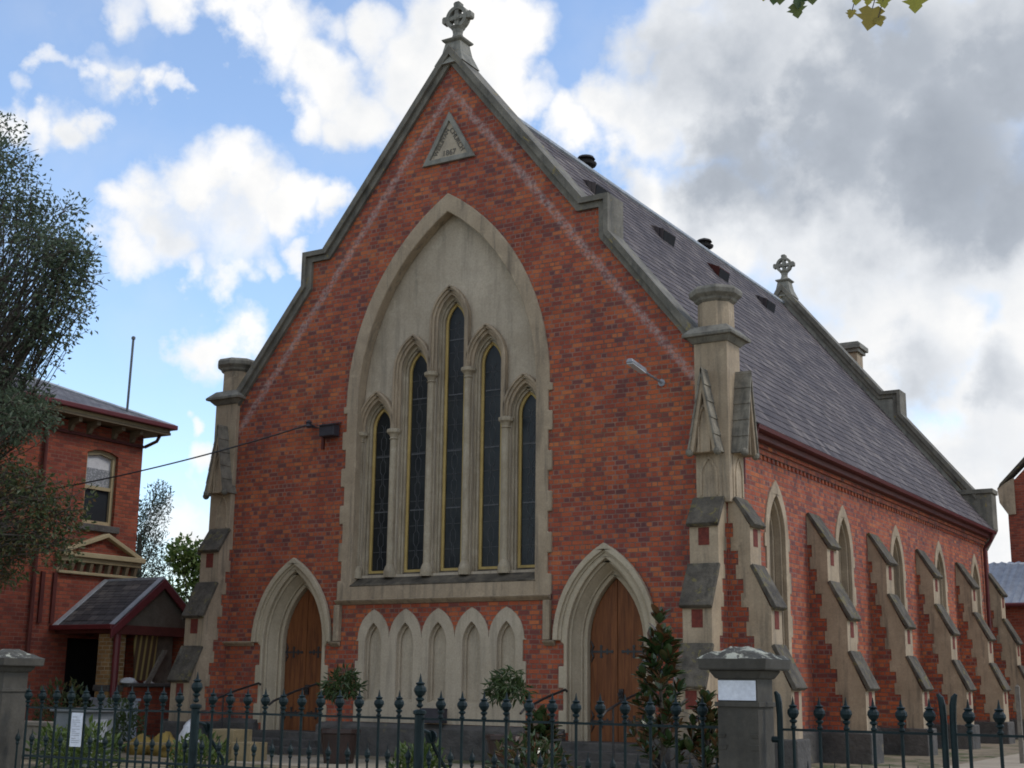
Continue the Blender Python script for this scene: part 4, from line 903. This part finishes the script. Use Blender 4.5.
def post_mesh(h=1.0):
    b = MB(); finial(b, 0, 0, 1.765, 1.3); b.lathe([(.05, .35), (.05, .6), (.04, .64), (.036, 1.46), (.05, 1.47), (.05, 1.49), (.03, 1.50)], 0, 0, 12); return b
fence = thing('iron_fence', 'dark green cast iron railing with urn finials between the two stone pillars', 'fence', (7.9, FY, .35))
p0 = Vector((0, 0, -.35))
def local(mb, name, mat, parent):
    o = mb.build(name, mat, None, loc=None); o.parent = parent; return o
first = {}
def place(kind, mb, parent, x, z=-.35, dy=0.):
    if kind not in first:
        first[kind] = mb.build(kind, 'fence_green', None); o = first[kind]; o.parent = parent; o.location = (x, dy, z)
    else: o = copy_of(first[kind], parent, (x, dy, z))
    return o
for i in range(-11, 25):
    x = xf(i) - 7.9
    if i in (0, 12): place('post', post_mesh(), fence, x)
    else: place('picket', pk, fence, x)
for i in range(-12, 25): place('dog_bar', dg_, fence, xf(i + .5) - 7.9)
x0, x1 = 4.52, 11.36
MB().box(x0, x1, FY - .006, FY + .006, 1.425, 1.442).build('rail', 'fence_green', fence)
MB().box(x0, x1, FY - .008, FY + .008, 1.0, 1.02).build('rail', 'fence_green', fence)
for i in (0, 12):
    xp = xf(i)
    b = MB(); b.lathe([(.028, -.008), (.050, -.008), (.050, .008), (.028, .008)], 0, 0, 14, ax=lambda x, y, z: (xp + .02 + x, FY + .13 + z, 1.30 + y))
    b.tube([(xp, FY, 1.36), (xp + .02, FY + .10, 1.33), (xp + .03, FY + .16, 1.22), (xp + .05, FY + .3, 1.05), (xp + .06, FY + .45, .35)], .015, 6)
    b.build('stay', 'fence_green', fence)
tag(MB().box(x0 - .1, x1 + .05, FY - .17, FY + .13, 0, .36).build('fence_plinth', 'bluestone', bevel=.02, loc=(7.9, FY, 0)), 'low bluestone kerb wall carrying the green iron railing', 'low wall')
def pillar(cx, label, extra=False):
    p = thing('gate_pillar', label, 'pillar', (cx, FY, 0), 'stone gate pillars')
    def sq(h, z): return [(cx - h, FY - h, z), (cx + h, FY - h, z), (cx + h, FY + h, z), (cx - h, FY + h, z)]
    b = MB()
    for (h0, z0), (h1, z1) in (((.20, 0), (.20, .45)), ((.20, .45), (.15, .52)), ((.138, .5), (.138, 1.575)), ((.153, 1.57), (.153, 1.60)), ((.135, 1.595), (.135, 1.75))): b.hexa(sq(h0, z0), sq(h1, z1))
    # chamfer stops on the front corners
    for s in (1, -1):
        b.hexa([(cx + s * .138, FY - .142, 1.30), (cx + s * .085, FY - .142, 1.30), (cx + s * .085, FY - .137, 1.30), (cx + s * .138, FY - .137, 1.30)], [(cx + s * .138, FY - .146, 1.335), (cx + s * .07, FY - .146, 1.335), (cx + s * .085, FY - .137, 1.335), (cx + s * .138, FY - .137, 1.335)])
        b.hexa([(cx + s * .138, FY - .142, 1.375), (cx + s * .09, FY - .142, 1.375), (cx + s * .09, FY - .137, 1.375), (cx + s * .138, FY - .137, 1.375)], [(cx + s * .138, FY - .150, 1.40), (cx + s * .085, FY - .150, 1.40), (cx + s * .085, FY - .137, 1.40), (cx + s * .138, FY - .137, 1.40)])
    b.build('shaft', 'pillar_stone', p, bevel=.012)
    c = MB()
    for (h0, z0), (h1, z1) in (((.150, 1.745), (.185, 1.80)), ((.228, 1.80), (.236, 1.875))): c.hexa(sq(h0, z0), sq(h1, z1))
    co = c.build('cap', 'pillar_stone', p, bevel=.012)
    # weathered pyramidal top
    n = 12; vs = []; 
    for j in range(n + 1):
        for i in range(n + 1):
            u, v = i / n * 2 - 1, j / n * 2 - 1; hgt = 1 - max(abs(u), abs(v))
            vs.append((cx + u * .236, FY + v * .236, 1.87 + .075 * min(1, hgt * 1.5) + (random.uniform(-.012, .014) if 0 < i < n and 0 < j < n else 0)))
    fs = [(j * (n + 1) + i, j * (n + 1) + i + 1, (j + 1) * (n + 1) + i + 1, (j + 1) * (n + 1) + i) for j in range(n) for i in range(n)]
    MB().add(vs, fs).build('cap_top', 'lichen_stone', co)
    return p
pillar(4.20, 'stone gate pillar with lichened cap in front of the brick house')
pillar(11.485, 'stone gate pillar carrying a blank white sheet in front of the church corner')
tag(MB().hexa([(11.355, FY - .143, 1.61), (11.61, FY - .143, 1.61), (11.61, FY - .143, 1.735), (11.355, FY - .143, 1.735)], [(11.355, FY - .136, 1.61), (11.61, FY - .136, 1.61), (11.61, FY - .136, 1.735), (11.355, FY - .136, 1.735)]).build('blank_sign', 'white_paper', loc=(11.49, FY - .137, 1.58)), 'blank white sheet fixed under the cap of the right stone pillar', 'sign')
# gates
def gate(xa, xb, n, label, hook_a, hook_b):
    g = thing('iron_gate', label, 'gate', (xa, FY, .1), 'double iron gates')
    for x, hk in ((xa, hook_a), (xb, hook_b)):
        MB().tube([(x, FY, .1), (x, FY, 1.52), (x + hk * .004, FY, 1.60), (x + hk * .012, FY, 1.645), (x + hk * .026, FY, 1.668)], [.020, .020, .021, .019, .010], 8).build('stile', 'fence_green', g)
    for z in (1.425, 1.01, .30): MB().box(xa, xb, FY - .006, FY + .006, z, z + .015).build('rail', 'fence_green', g)
    for k in range(n):
        copy_of(first['picket'], g, (xa + (k + .52) * (xb - xa) / n - xa, 0, -.1))
    for k in range(n + 1):
        copy_of(first['dog_bar'], g, ((k + .02) * (xb - xa) / n, 0, -.1))
    return g
gate(11.715, 12.745, 6, 'iron gate leaf hung beside the right stone pillar', -1, -1)
gate(12.80, 13.86, 6, 'iron gate leaf standing at the far right edge of the railing', 1, 1)
MB_ = MB().tube([(11.66, FY, 1.37), (11.72, FY, 1.37)], .02, 6)
tag(MB_.build('gate_hinge', 'fence_green', loc=(11.66, FY, 1.37)), 'iron hinge pin between the right pillar and its gate', 'hinge')

# notice on the railing
nt = thing('paper_notice', 'white paper notice with printed lines tied to the railing near the left pillar', 'notice', (5.23, FY + .02, 1.12))
nx0, nx1, nz0, nz1 = 5.16, 5.30, 1.11, 1.40
MB().box(nx0, nx1, FY - .030, FY - .026, nz0, nz1).build('sheet', 'white_paper', nt)
b = MB(); z = nz1 - .035; k = 0
while z > nz0 + .03:
    ww = .10 if k % 3 else .06; b.box(nx0 + .015, nx0 + .015 + ww, FY - .0315, FY - .0302, z - .0035, z); z -= .017 if k % 4 else .027; k += 1
b.build('print_lines', 'ink', nt)

# ================================================================== YARD THINGS
def rail_obj(x, y0, z0, y1, z1, label):
    t_ = thing('handrail', label, 'handrail', (x, y1, .3), 'black handrails at the church doors')
    MB().tube([(x, y0, z0 - .03), (x, y0 - .06, z0), (x, (y0 + y1) / 2, (z0 + z1) / 2 + .02), (x, y1 + .12, z1 + .01), (x, y1, z1 - .06)], .022, 8).build('rail', 'black_iron', t_)
    ym_ = y1 + .38; MB().tube([(x, ym_, .28), (x, ym_, z1 + .08)], .018, 8).build('post', 'black_iron', t_)
    MB().lathe([(.05, .30), (.05, .325), (.02, .33)], x, ym_, 10).build('foot', 'black_iron', t_)
rail_obj(-4.41, -.04, 1.64, -1.5, 1.30, 'black handrail left of the left church door')
rail_obj(-2.87, -.04, 1.64, -1.5, 1.30, 'black handrail right of the left church door')
rail_obj(2.85, -.04, 1.60, -1.65, 1.26, 'black handrail left of the right church door')
rail_obj(4.41, -.04, 1.60, -1.65, 1.26, 'black handrail right of the right church door, behind the magnolia')
def leaf_blob(name, mat, parent, centres, n, size, aspect=.5, droop=0., up=0., loc=(0, 0, 0), orient=None, fold=.25):
    """many small bent leaves through a volume; centres: (x,y,z,rx,ry,rz,weight)"""
    V = np.zeros((0, 3)); tot = sum(c[6] for c in centres); allv = []; 
    for c in centres:
        k = max(1, int(n * c[6] / tot)); u = rng.normal(size=(k, 3)); u /= np.linalg.norm(u, axis=1)[:, None] + 1e-9
        rad = rng.random(k) ** .45; ctr = np.array(c[:3]) + u * rad[:, None] * np.array(c[3:6])
        dirv = u * .8 + rng.normal(size=(k, 3)) * .7; dirv[:, 2] += up - droop; dirv /= np.linalg.norm(dirv, axis=1)[:, None]
        side = np.cross(dirv, rng.normal(size=(k, 3))); side /= np.linalg.norm(side, axis=1)[:, None]; nr = np.cross(side, dirv)
        sz = (size * (.6 + .8 * rng.random(k)))[:, None]
        a = ctr; t_ = ctr + dirv * sz; mid = ctr + dirv * sz * .5 + nr * sz * .06
        l = mid + side * sz * aspect * .5 + nr * sz * fold * aspect; r_ = mid - side * sz * aspect * .5 + nr * sz * fold * aspect
        allv.append(np.stack([a, l, t_, r_], 1))
    A_ = np.concatenate(allv); k = len(A_); verts = A_.reshape(-1, 3) - np.array(ORG[parent] if parent else loc)
    me = bpy.data.meshes.new(name); idx = np.arange(k) * 4
    faces = np.concatenate([np.stack([idx, idx + 1, idx + 2], 1), np.stack([idx, idx + 2, idx + 3], 1)])
    me.from_pydata(verts.tolist(), [], faces.tolist()); me.materials.append(MATS[mat])
    ob = bpy.data.objects.new(name, me); COL.objects.link(ob)
    if parent: ob.parent = parent; ORG[ob] = ORG[parent]
    else: ob.location = loc
    return ob
def potted(cx, cy, label):
    t_ = thing('potted_shrub', label, 'potted plant', (cx, cy, .3), 'potted shrubs beside the church doors')
    MB().lathe([(.25, .30), (.26, .33), (.33, .80), (.365, .82), (.365, .88), (.33, .885), (.32, .83), (.001, .82)], cx, cy, 20).build('pot', 'pot_glaze', t_)
    MB().lathe([(.32, .80), (.31, .845), (.001, .86)], cx, cy, 14).build('soil', 'soil', t_)
    MB().tube([(cx, cy, .8), (cx + .02, cy, 1.1), (cx, cy, 1.35), (cx + .01, cy, 1.6)], [.024, .02, .018, .01], 7).tube([(cx, cy, 1.3), (cx + .15, cy + .05, 1.6)], .009, 5).tube([(cx, cy, 1.3), (cx - .16, cy - .05, 1.58)], .009, 5).build('stem', 'bark', t_)
    leaf_blob('foliage', 'leaf_pot', t_, [(cx - .03, cy, 1.66, .30, .30, .20, 3), (cx - .24, cy, 1.55, .15, .16, .14, 1), (cx + .22, cy, 1.58, .15, .16, .13, 1), (cx + .06, cy, 1.82, .16, .16, .12, .8)], 520, .16, .2, droop=.35)
potted(3.12, -2.5, 'potted shrub with round leafy head left of the right church door')
potted(-.33, -2.5, 'potted shrub with round leafy head right of the left church door')
# magnolias: whorls of big upright leaves along a stem
def magnolia(cx, cy, h, spread, label, n, top=1.):
    t_ = thing('magnolia_shrub', label, 'shrub', (cx, cy, .3), 'dark leaved magnolias behind the railing')
    st = MB(); st.tube([(cx, cy, .28), (cx + .03, cy, .3 + h * .4), (cx - .02, cy, .3 + h * .75), (cx, cy, .3 + h * .97)], [.03, .024, .016, .006], 7)
    V = []; 
    tips = []
    for k in range(n):
        f = .12 + .86 * (k + random.random()) / n; a = k * 2.399 + random.uniform(-.4, .4); ln = spread * (1.05 - f * .82) * random.uniform(.55, 1.1)
        b0 = Vector((cx, cy, .3 + h * f * .86)); tip = b0 + Vector((math.cos(a) * ln, math.sin(a) * ln, ln * .75 + .05))
        st.tube([b0, b0.lerp(tip, .5) + Vector((0, 0, -.03)), tip], [.010, .008, .005], 5); tips.append((tip, (tip - b0).normalized()))
        tips.append((b0.lerp(tip, .6), (tip - b0).normalized()))
    tips += [(Vector((cx, cy, .3 + h * q)), Vector((0, 0, 1))) for q in (.8, .9, .97, 1.0)]
    st.build('stem', 'bark', t_)
    b = MB()
    for tip, dr in tips:
        m_ = random.randint(7, 11)
        for q in range(m_):
            a = q * 2.399 + random.random(); per = dr.orthogonal().normalized(); per.rotate(Matrix.Rotation(a, 3, dr))
            d_ = (dr * random.uniform(.25, 1.0) + per * random.uniform(.6, 1.) + Vector((0, 0, .25))).normalized(); s_ = d_.cross(Vector((random.uniform(-.3, .3), random.uniform(-.3, .3), 1))).normalized(); nn = s_.cross(d_)
            ln = random.uniform(.14, .23); w_ = ln * .24; p = tip
            def pt(f, s): return p + d_ * ln * f + s_ * w_ * s + nn * (.25 * w_ * abs(s) + .12 * ln * f * (1 - f))
            vs = [pt(0, 0), pt(.3, .8), pt(.6, 1.), pt(.85, .6), pt(1, 0), pt(.85, -.6), pt(.6, -1.), pt(.3, -.8), pt(.5, 0)]
            b.add(vs, [(0, 1, 8), (1, 2, 8), (2, 3, 8), (3, 4, 8), (4, 5, 8), (5, 6, 8), (6, 7, 8), (7, 0, 8)])
    b.build('foliage', 'leaf_magnolia', t_, normals=False)
magnolia(7.50, -6.0, 2.22, .44, 'tall dark magnolia shrub in front of the right church door', 32)
magnolia(7.95, -5.6, 1.2, .34, 'low dark magnolia bush close beside the right stone pillar', 18)
magnolia(5.75, -6.0, .95, .34, 'small bronze tipped magnolia left of the tall magnolia shrub', 20)
# low plants
def low_plant(x, y, r, h, label, n=520, mat='leaf_low', size=.12):
    o = leaf_blob('low_plant', mat, None, [(x, y, .3 + h * .5, r, r, h * .55, 1)], n, size, .38, up=.5, loc=(x, y, .3)); tag(o, label, 'plant', 'low plants behind the railing')
low_plant(-.2, -8.2, .45, .75, 'low green plant nearest the left railing post')
low_plant(-2.6, -6.6, .5, .62, 'bright green plant below the white paper notice')
low_plant(1.0, -7.3, .42, .60, 'low green plant between the two railing posts')
low_plant(4.7, -7.2, .35, .62, 'low green plant in front of the right potted shrub')
low_plant(6.5, -7.5, .5, .75, 'leafy green plant at the foot of the tall magnolia', 560, 'leaf_magnolia', .13)
low_plant(-5.7, -2.6, .5, 1.0, 'green shrub in front of the porch low wall', 600, 'leaf_pot', .12)
low_plant(-7.6, -2.4, .6, 1.3, 'reddish green shrub in the shade of the left house wall', 650, 'leaf_rust', .13)
# cabinet, garden wall, rubble by the porch
cb_ = thing('grey_cabinet', 'grey sheet metal cabinet standing behind the white paper notice', 'cabinet', (-2.9, -6.0, .3))
MB().box(-3.2, -2.48, -6.3, -5.7, .3, 1.16).build('body', 'grey_metal', cb_, bevel=.02)
MB().box(-3.27, -2.41, -6.37, -5.63, 1.16, 1.22).build('lid', 'grey_metal', cb_, bevel=.02)
MB().box(-2.495, -2.465, -6.15, -5.85, .45, 1.05).build('door_panel', 'lamp_grey', cb_)
tag(MB().box(-7.0, -3.5, -5.2, -4.95, .3, .86).box(-7.05, -3.45, -5.25, -4.9, .86, .94).build('garden_wall', 'grey_wood', loc=(-5, -5, .3), bevel=.02), 'low grey garden wall in front of the brick house', 'low wall')
tag(MB().box(-7.9, -6.6, -1.4, -1.3, .3, 1.25).add(*MB().box(-7.95, -6.55, -1.42, -1.28, 1.25, 1.3).__dict__.values()).build('sheet_fence', 'galvanised', loc=(-7.2, -1.35, .3)), 'grey sheet metal panel standing in front of the porch', 'panel')
for k, (x, y, sx, sy, sz, lb) in enumerate(((-4.75, -2.9, .30, .25, .36, 'yellow sack nearest the porch shrub'), (-4.25, -2.8, .34, .26, .42, 'larger yellow sack in the middle of the rubbish heap'), (-3.75, -3.1, .26, .22, .24, 'flat yellow sack beside the white sack'))):
    tag(rag((x, y, .3), sx, sy, sz, 0).build('rubbish_sack', 'yellow_plastic', loc=(x, y, .3), smooth=True), lb, 'sack', 'rubbish by the porch')
tag(rag((-3.85, -2.55, .3), .22, .2, .62, 0).build('rubbish_sack', 'white_cloth', loc=(-3.85, -2.55, .3), smooth=True), 'upright white sack behind the yellow sacks', 'sack', 'rubbish by the porch')
tag(MB().hexa([(-5.0, -3.5, .50), (-2.2, -3.3, .55), (-2.2, -3.12, .55), (-5.0, -3.32, .50)], [(-5.0, -3.5, .54), (-2.2, -3.3, .59), (-2.2, -3.12, .59), (-5.0, -3.32, .54)]).build('board', 'pale_timber', loc=(-3.6, -3.3, .5)), 'long pale board lying across the rubbish heap', 'board')
tag(MB().box(-3.0, -2.35, -3.0, -2.5, .3, .82).build('carton', 'pale_timber', loc=(-2.7, -2.7, .3), bevel=.01), 'buff cardboard box in front of the left church buttress', 'box')
tag(MB().box(-2.2, -1.75, -3.2, -2.75, .3, .62).build('carton', 'pale_timber', loc=(-2.0, -3.0, .3), bevel=.01), 'lower buff cardboard box to the right of the taller one', 'box')
# rubble stones on the path at the right
for k in range(14):
    x, y, s_ = random.uniform(9.2, 12.3), random.uniform(3, 11), random.uniform(.12, .3)
    o = rag((x, y, .3), s_, s_ * random.uniform(.6, 1), s_ * random.uniform(.4, .8), 0).build('loose_stone', 'bluestone', loc=(x, y, .3)); tag(o, 'dark loose stone lying on the path beside the church side wall', 'stone', 'loose stones on the side path')
for k, (x, y) in enumerate(((9.3, 6.5), (9.9, 8.4), (10.6, 10.6), (11.2, 5.5))):
    o = tag(MB().box(x - .04, x + .04, y - .04, y + .04, .3, 1.75).hexa([(x - .04, y - .04, 1.75), (x + .04, y - .04, 1.75), (x + .04, y + .04, 1.75), (x - .04, y + .04, 1.75)], [(x - .005, y - .005, 1.79), (x + .005, y - .005, 1.79), (x + .005, y + .005, 1.79), (x - .005, y + .005, 1.79)]).build('timber_stake', 'grey_wood', loc=(x, y, .3)),
            'thin grey timber stake standing in the side yard', 'stake', 'stakes in the side yard')

# ================================================================== TREES
def limb(b, a, c, r0, r1, bend=.15, n=5):
    a, c = Vector(a), Vector(c); ln = (c - a).length; off = Vector((random.uniform(-1, 1), random.uniform(-1, 1), random.uniform(-.2, .6))) * ln * bend
    pts = [a.lerp(c, k / n) + off * math.sin(math.pi * k / n) for k in range(n + 1)]
    b.tube(pts, [r0 + (r1 - r0) * k / n for k in range(n + 1)], 6); return pts
def tree(name, label, base, clusters, trunk_r, mat, n, size, aspect=.5, droop=0., mat2=None, trunk_top=None, twigs=True):
    t_ = thing(name, label, 'tree', base)
    b = MB(); bx, by, bz = base; tt_ = trunk_top or (bx, by, bz + 4)
    limb(b, (bx, by, bz - .1), tt_, trunk_r, trunk_r * .6, .04, 6)
    top = max(c[2] for c in clusters)
    for c in clusters:
        f = min(.95, max(.25, (c[2] - tt_[2]) / max(1, top - tt_[2]) * .3 + .3)); st = Vector((bx, by, bz)).lerp(Vector(tt_), min(1, .6 + f * .45))
        pts = limb(b, st, c[:3], trunk_r * .13, .010, .10)
        if twigs:
            for q in range(7):
                u = Vector((random.gauss(0, 1), random.gauss(0, 1), random.gauss(.2, .8))).normalized()
                e = Vector(c[:3]) + Vector((u.x * c[3], u.y * c[4], u.z * c[5])) * 1.08
                limb(b, pts[3 if q % 2 else 5], e, .009, .003, .12, 4)
    b.build('trunk', 'bark', t_)
    if mat2:
        lo = [c for c in clusters if c[2] < mat2[1]]; hi = [c for c in clusters if c[2] >= mat2[1]]; tot = sum(c[6] for c in clusters)
        leaf_blob('crown', mat, t_, hi, int(n * sum(c[6] for c in hi) / tot), size, aspect, droop)
        leaf_blob('lower_crown', mat2[0], t_, lo, int(n * sum(c[6] for c in lo) / tot), size, aspect, droop)
    else: leaf_blob('crown', mat, t_, clusters, n, size, aspect, droop)
    return t_
def cl(pts, r, jr=.3, sub=5, rz=.75):
    out_ = []
    for x, y, z, s in pts:
        for k in range(sub):
            u = Vector((random.gauss(0, 1), random.gauss(0, 1), random.gauss(0, 1))).normalized() * s * random.uniform(.3, 1.)
            rr = r * random.uniform(.6, 1.25); out_.append((x + u.x, y + u.y, z + u.z, rr, rr, rr * rz, rr ** 2))
    return out_
# street-side tree in front of the house: a loose, fine leaved crown leaning into the picture
C1 = cl([(-8.4, -6, 13.0, 1.1), (-7.2, -6.2, 12.0, 1.2), (-6.2, -6.0, 11.0, 1.0), (-5.4, -6, 10.2, .8), (-7.4, -5.6, 10.2, 1.3), (-4.7, -6, 9.6, .5), (-4.2, -6.1, 9.2, .4), (-5.4, -6, 9.0, .8), (-4.4, -5.9, 8.5, .5), (-8.8, -6, 8.8, 1.4), (-6.4, -6.2, 8.0, .9), (-5.0, -6.0, 7.9, .6), (-7.4, -6, 7.0, 1.2), (-5.6, -6, 6.9, .7), (-4.9, -6.1, 6.3, .4), (-9.6, -6, 11.0, 1.4), (-6.3, -6, 6.2, .8)], .52, sub=11)
C1 += cl([(-6.4, -6, 5.5, .8), (-5.4, -6, 5.3, .6), (-4.8, -6, 4.9, .5), (-4.2, -6.0, 4.6, .5), (-3.9, -6, 4.1, .35), (-4.9, -6, 4.0, .5), (-6.2, -6, 4.3, .8), (-7.6, -6, 4.9, 1.0), (-5.4, -6, 3.6, .5), (-6.9, -6, 3.6, .6)], .42, sub=9)
tree('leafy_tree', 'loose fine leaved dark green tree at the left edge before the brick house', (-9.4, -6, .3), C1, .24, 'leaf_street', 22000, .092, .5, .25, ('leaf_rust', 5.9), (-8.8, -6, 5.0))
C2 = [(-23.3 + random.uniform(-1, 1) * (1.5 - .15 * k), 14 + random.uniform(-1, 1), 1.8 + k * .55, 1.05 - .055 * k, 1.05 - .055 * k, .7, 1.3 - .06 * k) for k in range(13) for _ in range(3)]
tree('slender_tree', 'slender feathery tree seen just right of the brick house', (-23.3, 14, .3), C2, .14, 'leaf_cypress', 11000, .13, .3, -.6, None, (-23.3, 14, 7.0))
C3 = cl([(-20.6, 14, 5.6, .9), (-19.3, 14, 5.0, .8), (-21.8, 14.3, 4.2, .9), (-20.2, 13.6, 3.8, 1.0), (-18.8, 14, 3.6, .8), (-17.4, 14.5, 4.0, 1.0), (-22.4, 14, 2.8, .9)], .62, sub=7)
tree('broad_leaf_tree', 'bright green leafy tree between the brick house and the church', (-20.2, 14, .3), C3, .16, 'leaf_bright', 6500, .20, .62, .2, None, (-20.3, 14, 3.6))
# plane tree over the footpath: only a few hanging leaves reach into the picture
pt = thing('plane_tree', 'plane tree overhanging the footpath, its lobed leaves at the top right corner', 'tree', (18.6, -15.2, 0))
b = MB(); limb(b, (18.6, -15.2, -.1), (18.3, -15.2, 6.2), .30, .20, .02, 6)
limbs = [((18.3, -15.2, 6.0), (15.6, -15.0, 7.6)), ((15.6, -15.0, 7.6), (13.1, -14.95, 6.55)), ((18.3, -15.2, 6.0), (19.8, -13.0, 9.5)), ((18.3, -15.2, 6.0), (17.0, -17.5, 9.6)), ((18.3, -15.2, 6.0), (15.0, -16.5, 9.8)), ((15.6, -15.0, 7.6), (12.0, -15.6, 9.6))]
for q, (a, c) in enumerate(limbs): limb(b, a, c, .12 if q != 1 else .05, .05 if q != 1 else .012, .05)
SPR = [((12.30, -14.95, 6.3), [(11.98, -14.95, 5.55)], 1), ((12.62, -14.95, 6.4), [(12.42, -14.95, 5.50), (12.36, -14.98, 5.62)], 0), ((12.95, -14.95, 6.5), [(12.90, -14.95, 5.62)], 1), ((13.1, -14.95, 6.55), [(13.25, -14.95, 5.60)], 1)]
b.build('trunk', 'bark', pt)
def plane_leaf(bm_, p, d_, nrm_, s):
    d_ = d_.normalized(); sd_ = d_.cross(nrm_).normalized(); nn = sd_.cross(d_)
    prof = [(0, 0), (-.12, .22), (.10, .52), (.26, .36), (.34, .62), (.55, .26), (.66, .30), (1.0, 0)]
    out_l = prof + [(f, -w_) for f, w_ in prof[-2:0:-1]]
    vs = [p + d_ * s * f + sd_ * s * w_ + nn * s * (.12 * abs(w_) + .1 * f * f) for f, w_ in out_l] + [p + d_ * s * .35]
    k = len(out_l); bm_.add(vs, [(i, (i + 1) % k, k) for i in range(k)])
gl, al, tw_ = MB(), MB(), MB()
HANG=[((12.48,-14.95,5.54),(-0.17,-0.05,-0.98),0.08,0),((12.52,-14.95,5.55),(-0.13,-0.05,-0.99),0.12,0),((12.62,-14.95,5.50),(-0.16,-0.05,-0.99),0.10,0),((12.60,-14.95,5.43),(0.09,-0.05,-1.00),0.09,0),((12.69,-14.95,5.49),(0.02,-0.05,-1.00),0.09,0),((12.95,-14.95,5.41),(-0.19,-0.05,-0.98),0.08,1),((12.91,-14.95,5.31),(-0.26,-0.05,-0.97),0.05,1),((13.01,-14.95,5.37),(-0.24,-0.05,-0.97),0.06,1),((13.02,-14.95,5.29),(-0.22,-0.05,-0.97),0.15,1),((13.05,-14.95,5.23),(0.21,-0.05,-0.98),0.06,1),((13.08,-14.95,5.34),(0.11,-0.05,-0.99),0.07,1),((13.26,-14.95,5.31),(-0.10,-0.05,-0.99),0.11,1),((12.42,-14.95,5.57),(-0.21,-0.05,-0.98),0.07,1),]

for (p, d_, s, au) in HANG:
    p = Vector(p); d_ = Vector(d_); n_ = Vector((.35 + random.uniform(-.3, .3), -.9, .25 + random.uniform(-.3, .3)))
    plane_leaf(al if au else gl, p, d_, n_, s * (1.1 if s < .12 else .92))
    tw_.tube([p, p + Vector((.03, 0, .09)), p + Vector((.02, 0, .4)), p + Vector((.1, .02, 1.0))], [.003, .003, .004, .006], 5)
tw_.build('twig', 'bark', pt)
for c in ((13.5, -15.5, 9.5), (16.0, -15.5, 10.2), (18.5, -14.5, 10.6), (15.0, -17.5, 10.0), (18.0, -17.5, 10.2), (20.5, -15.0, 9.6), (12.0, -16.5, 9.4)):
    for q in range(75):
        u = Vector((random.gauss(0, 1), random.gauss(0, 1), random.gauss(0, .6))); plane_leaf(gl if q % 5 else al, Vector(c) + u * .85, Vector((random.uniform(-1, 1), random.uniform(-1, 1), -.8)), Vector((random.uniform(-.5, .5), random.uniform(-.5, .5), 1)), random.uniform(.14, .24))
gl.build('crown', 'leaf_plane', pt, normals=False); al.build('autumn_leaves', 'leaf_autumn', pt, normals=False)
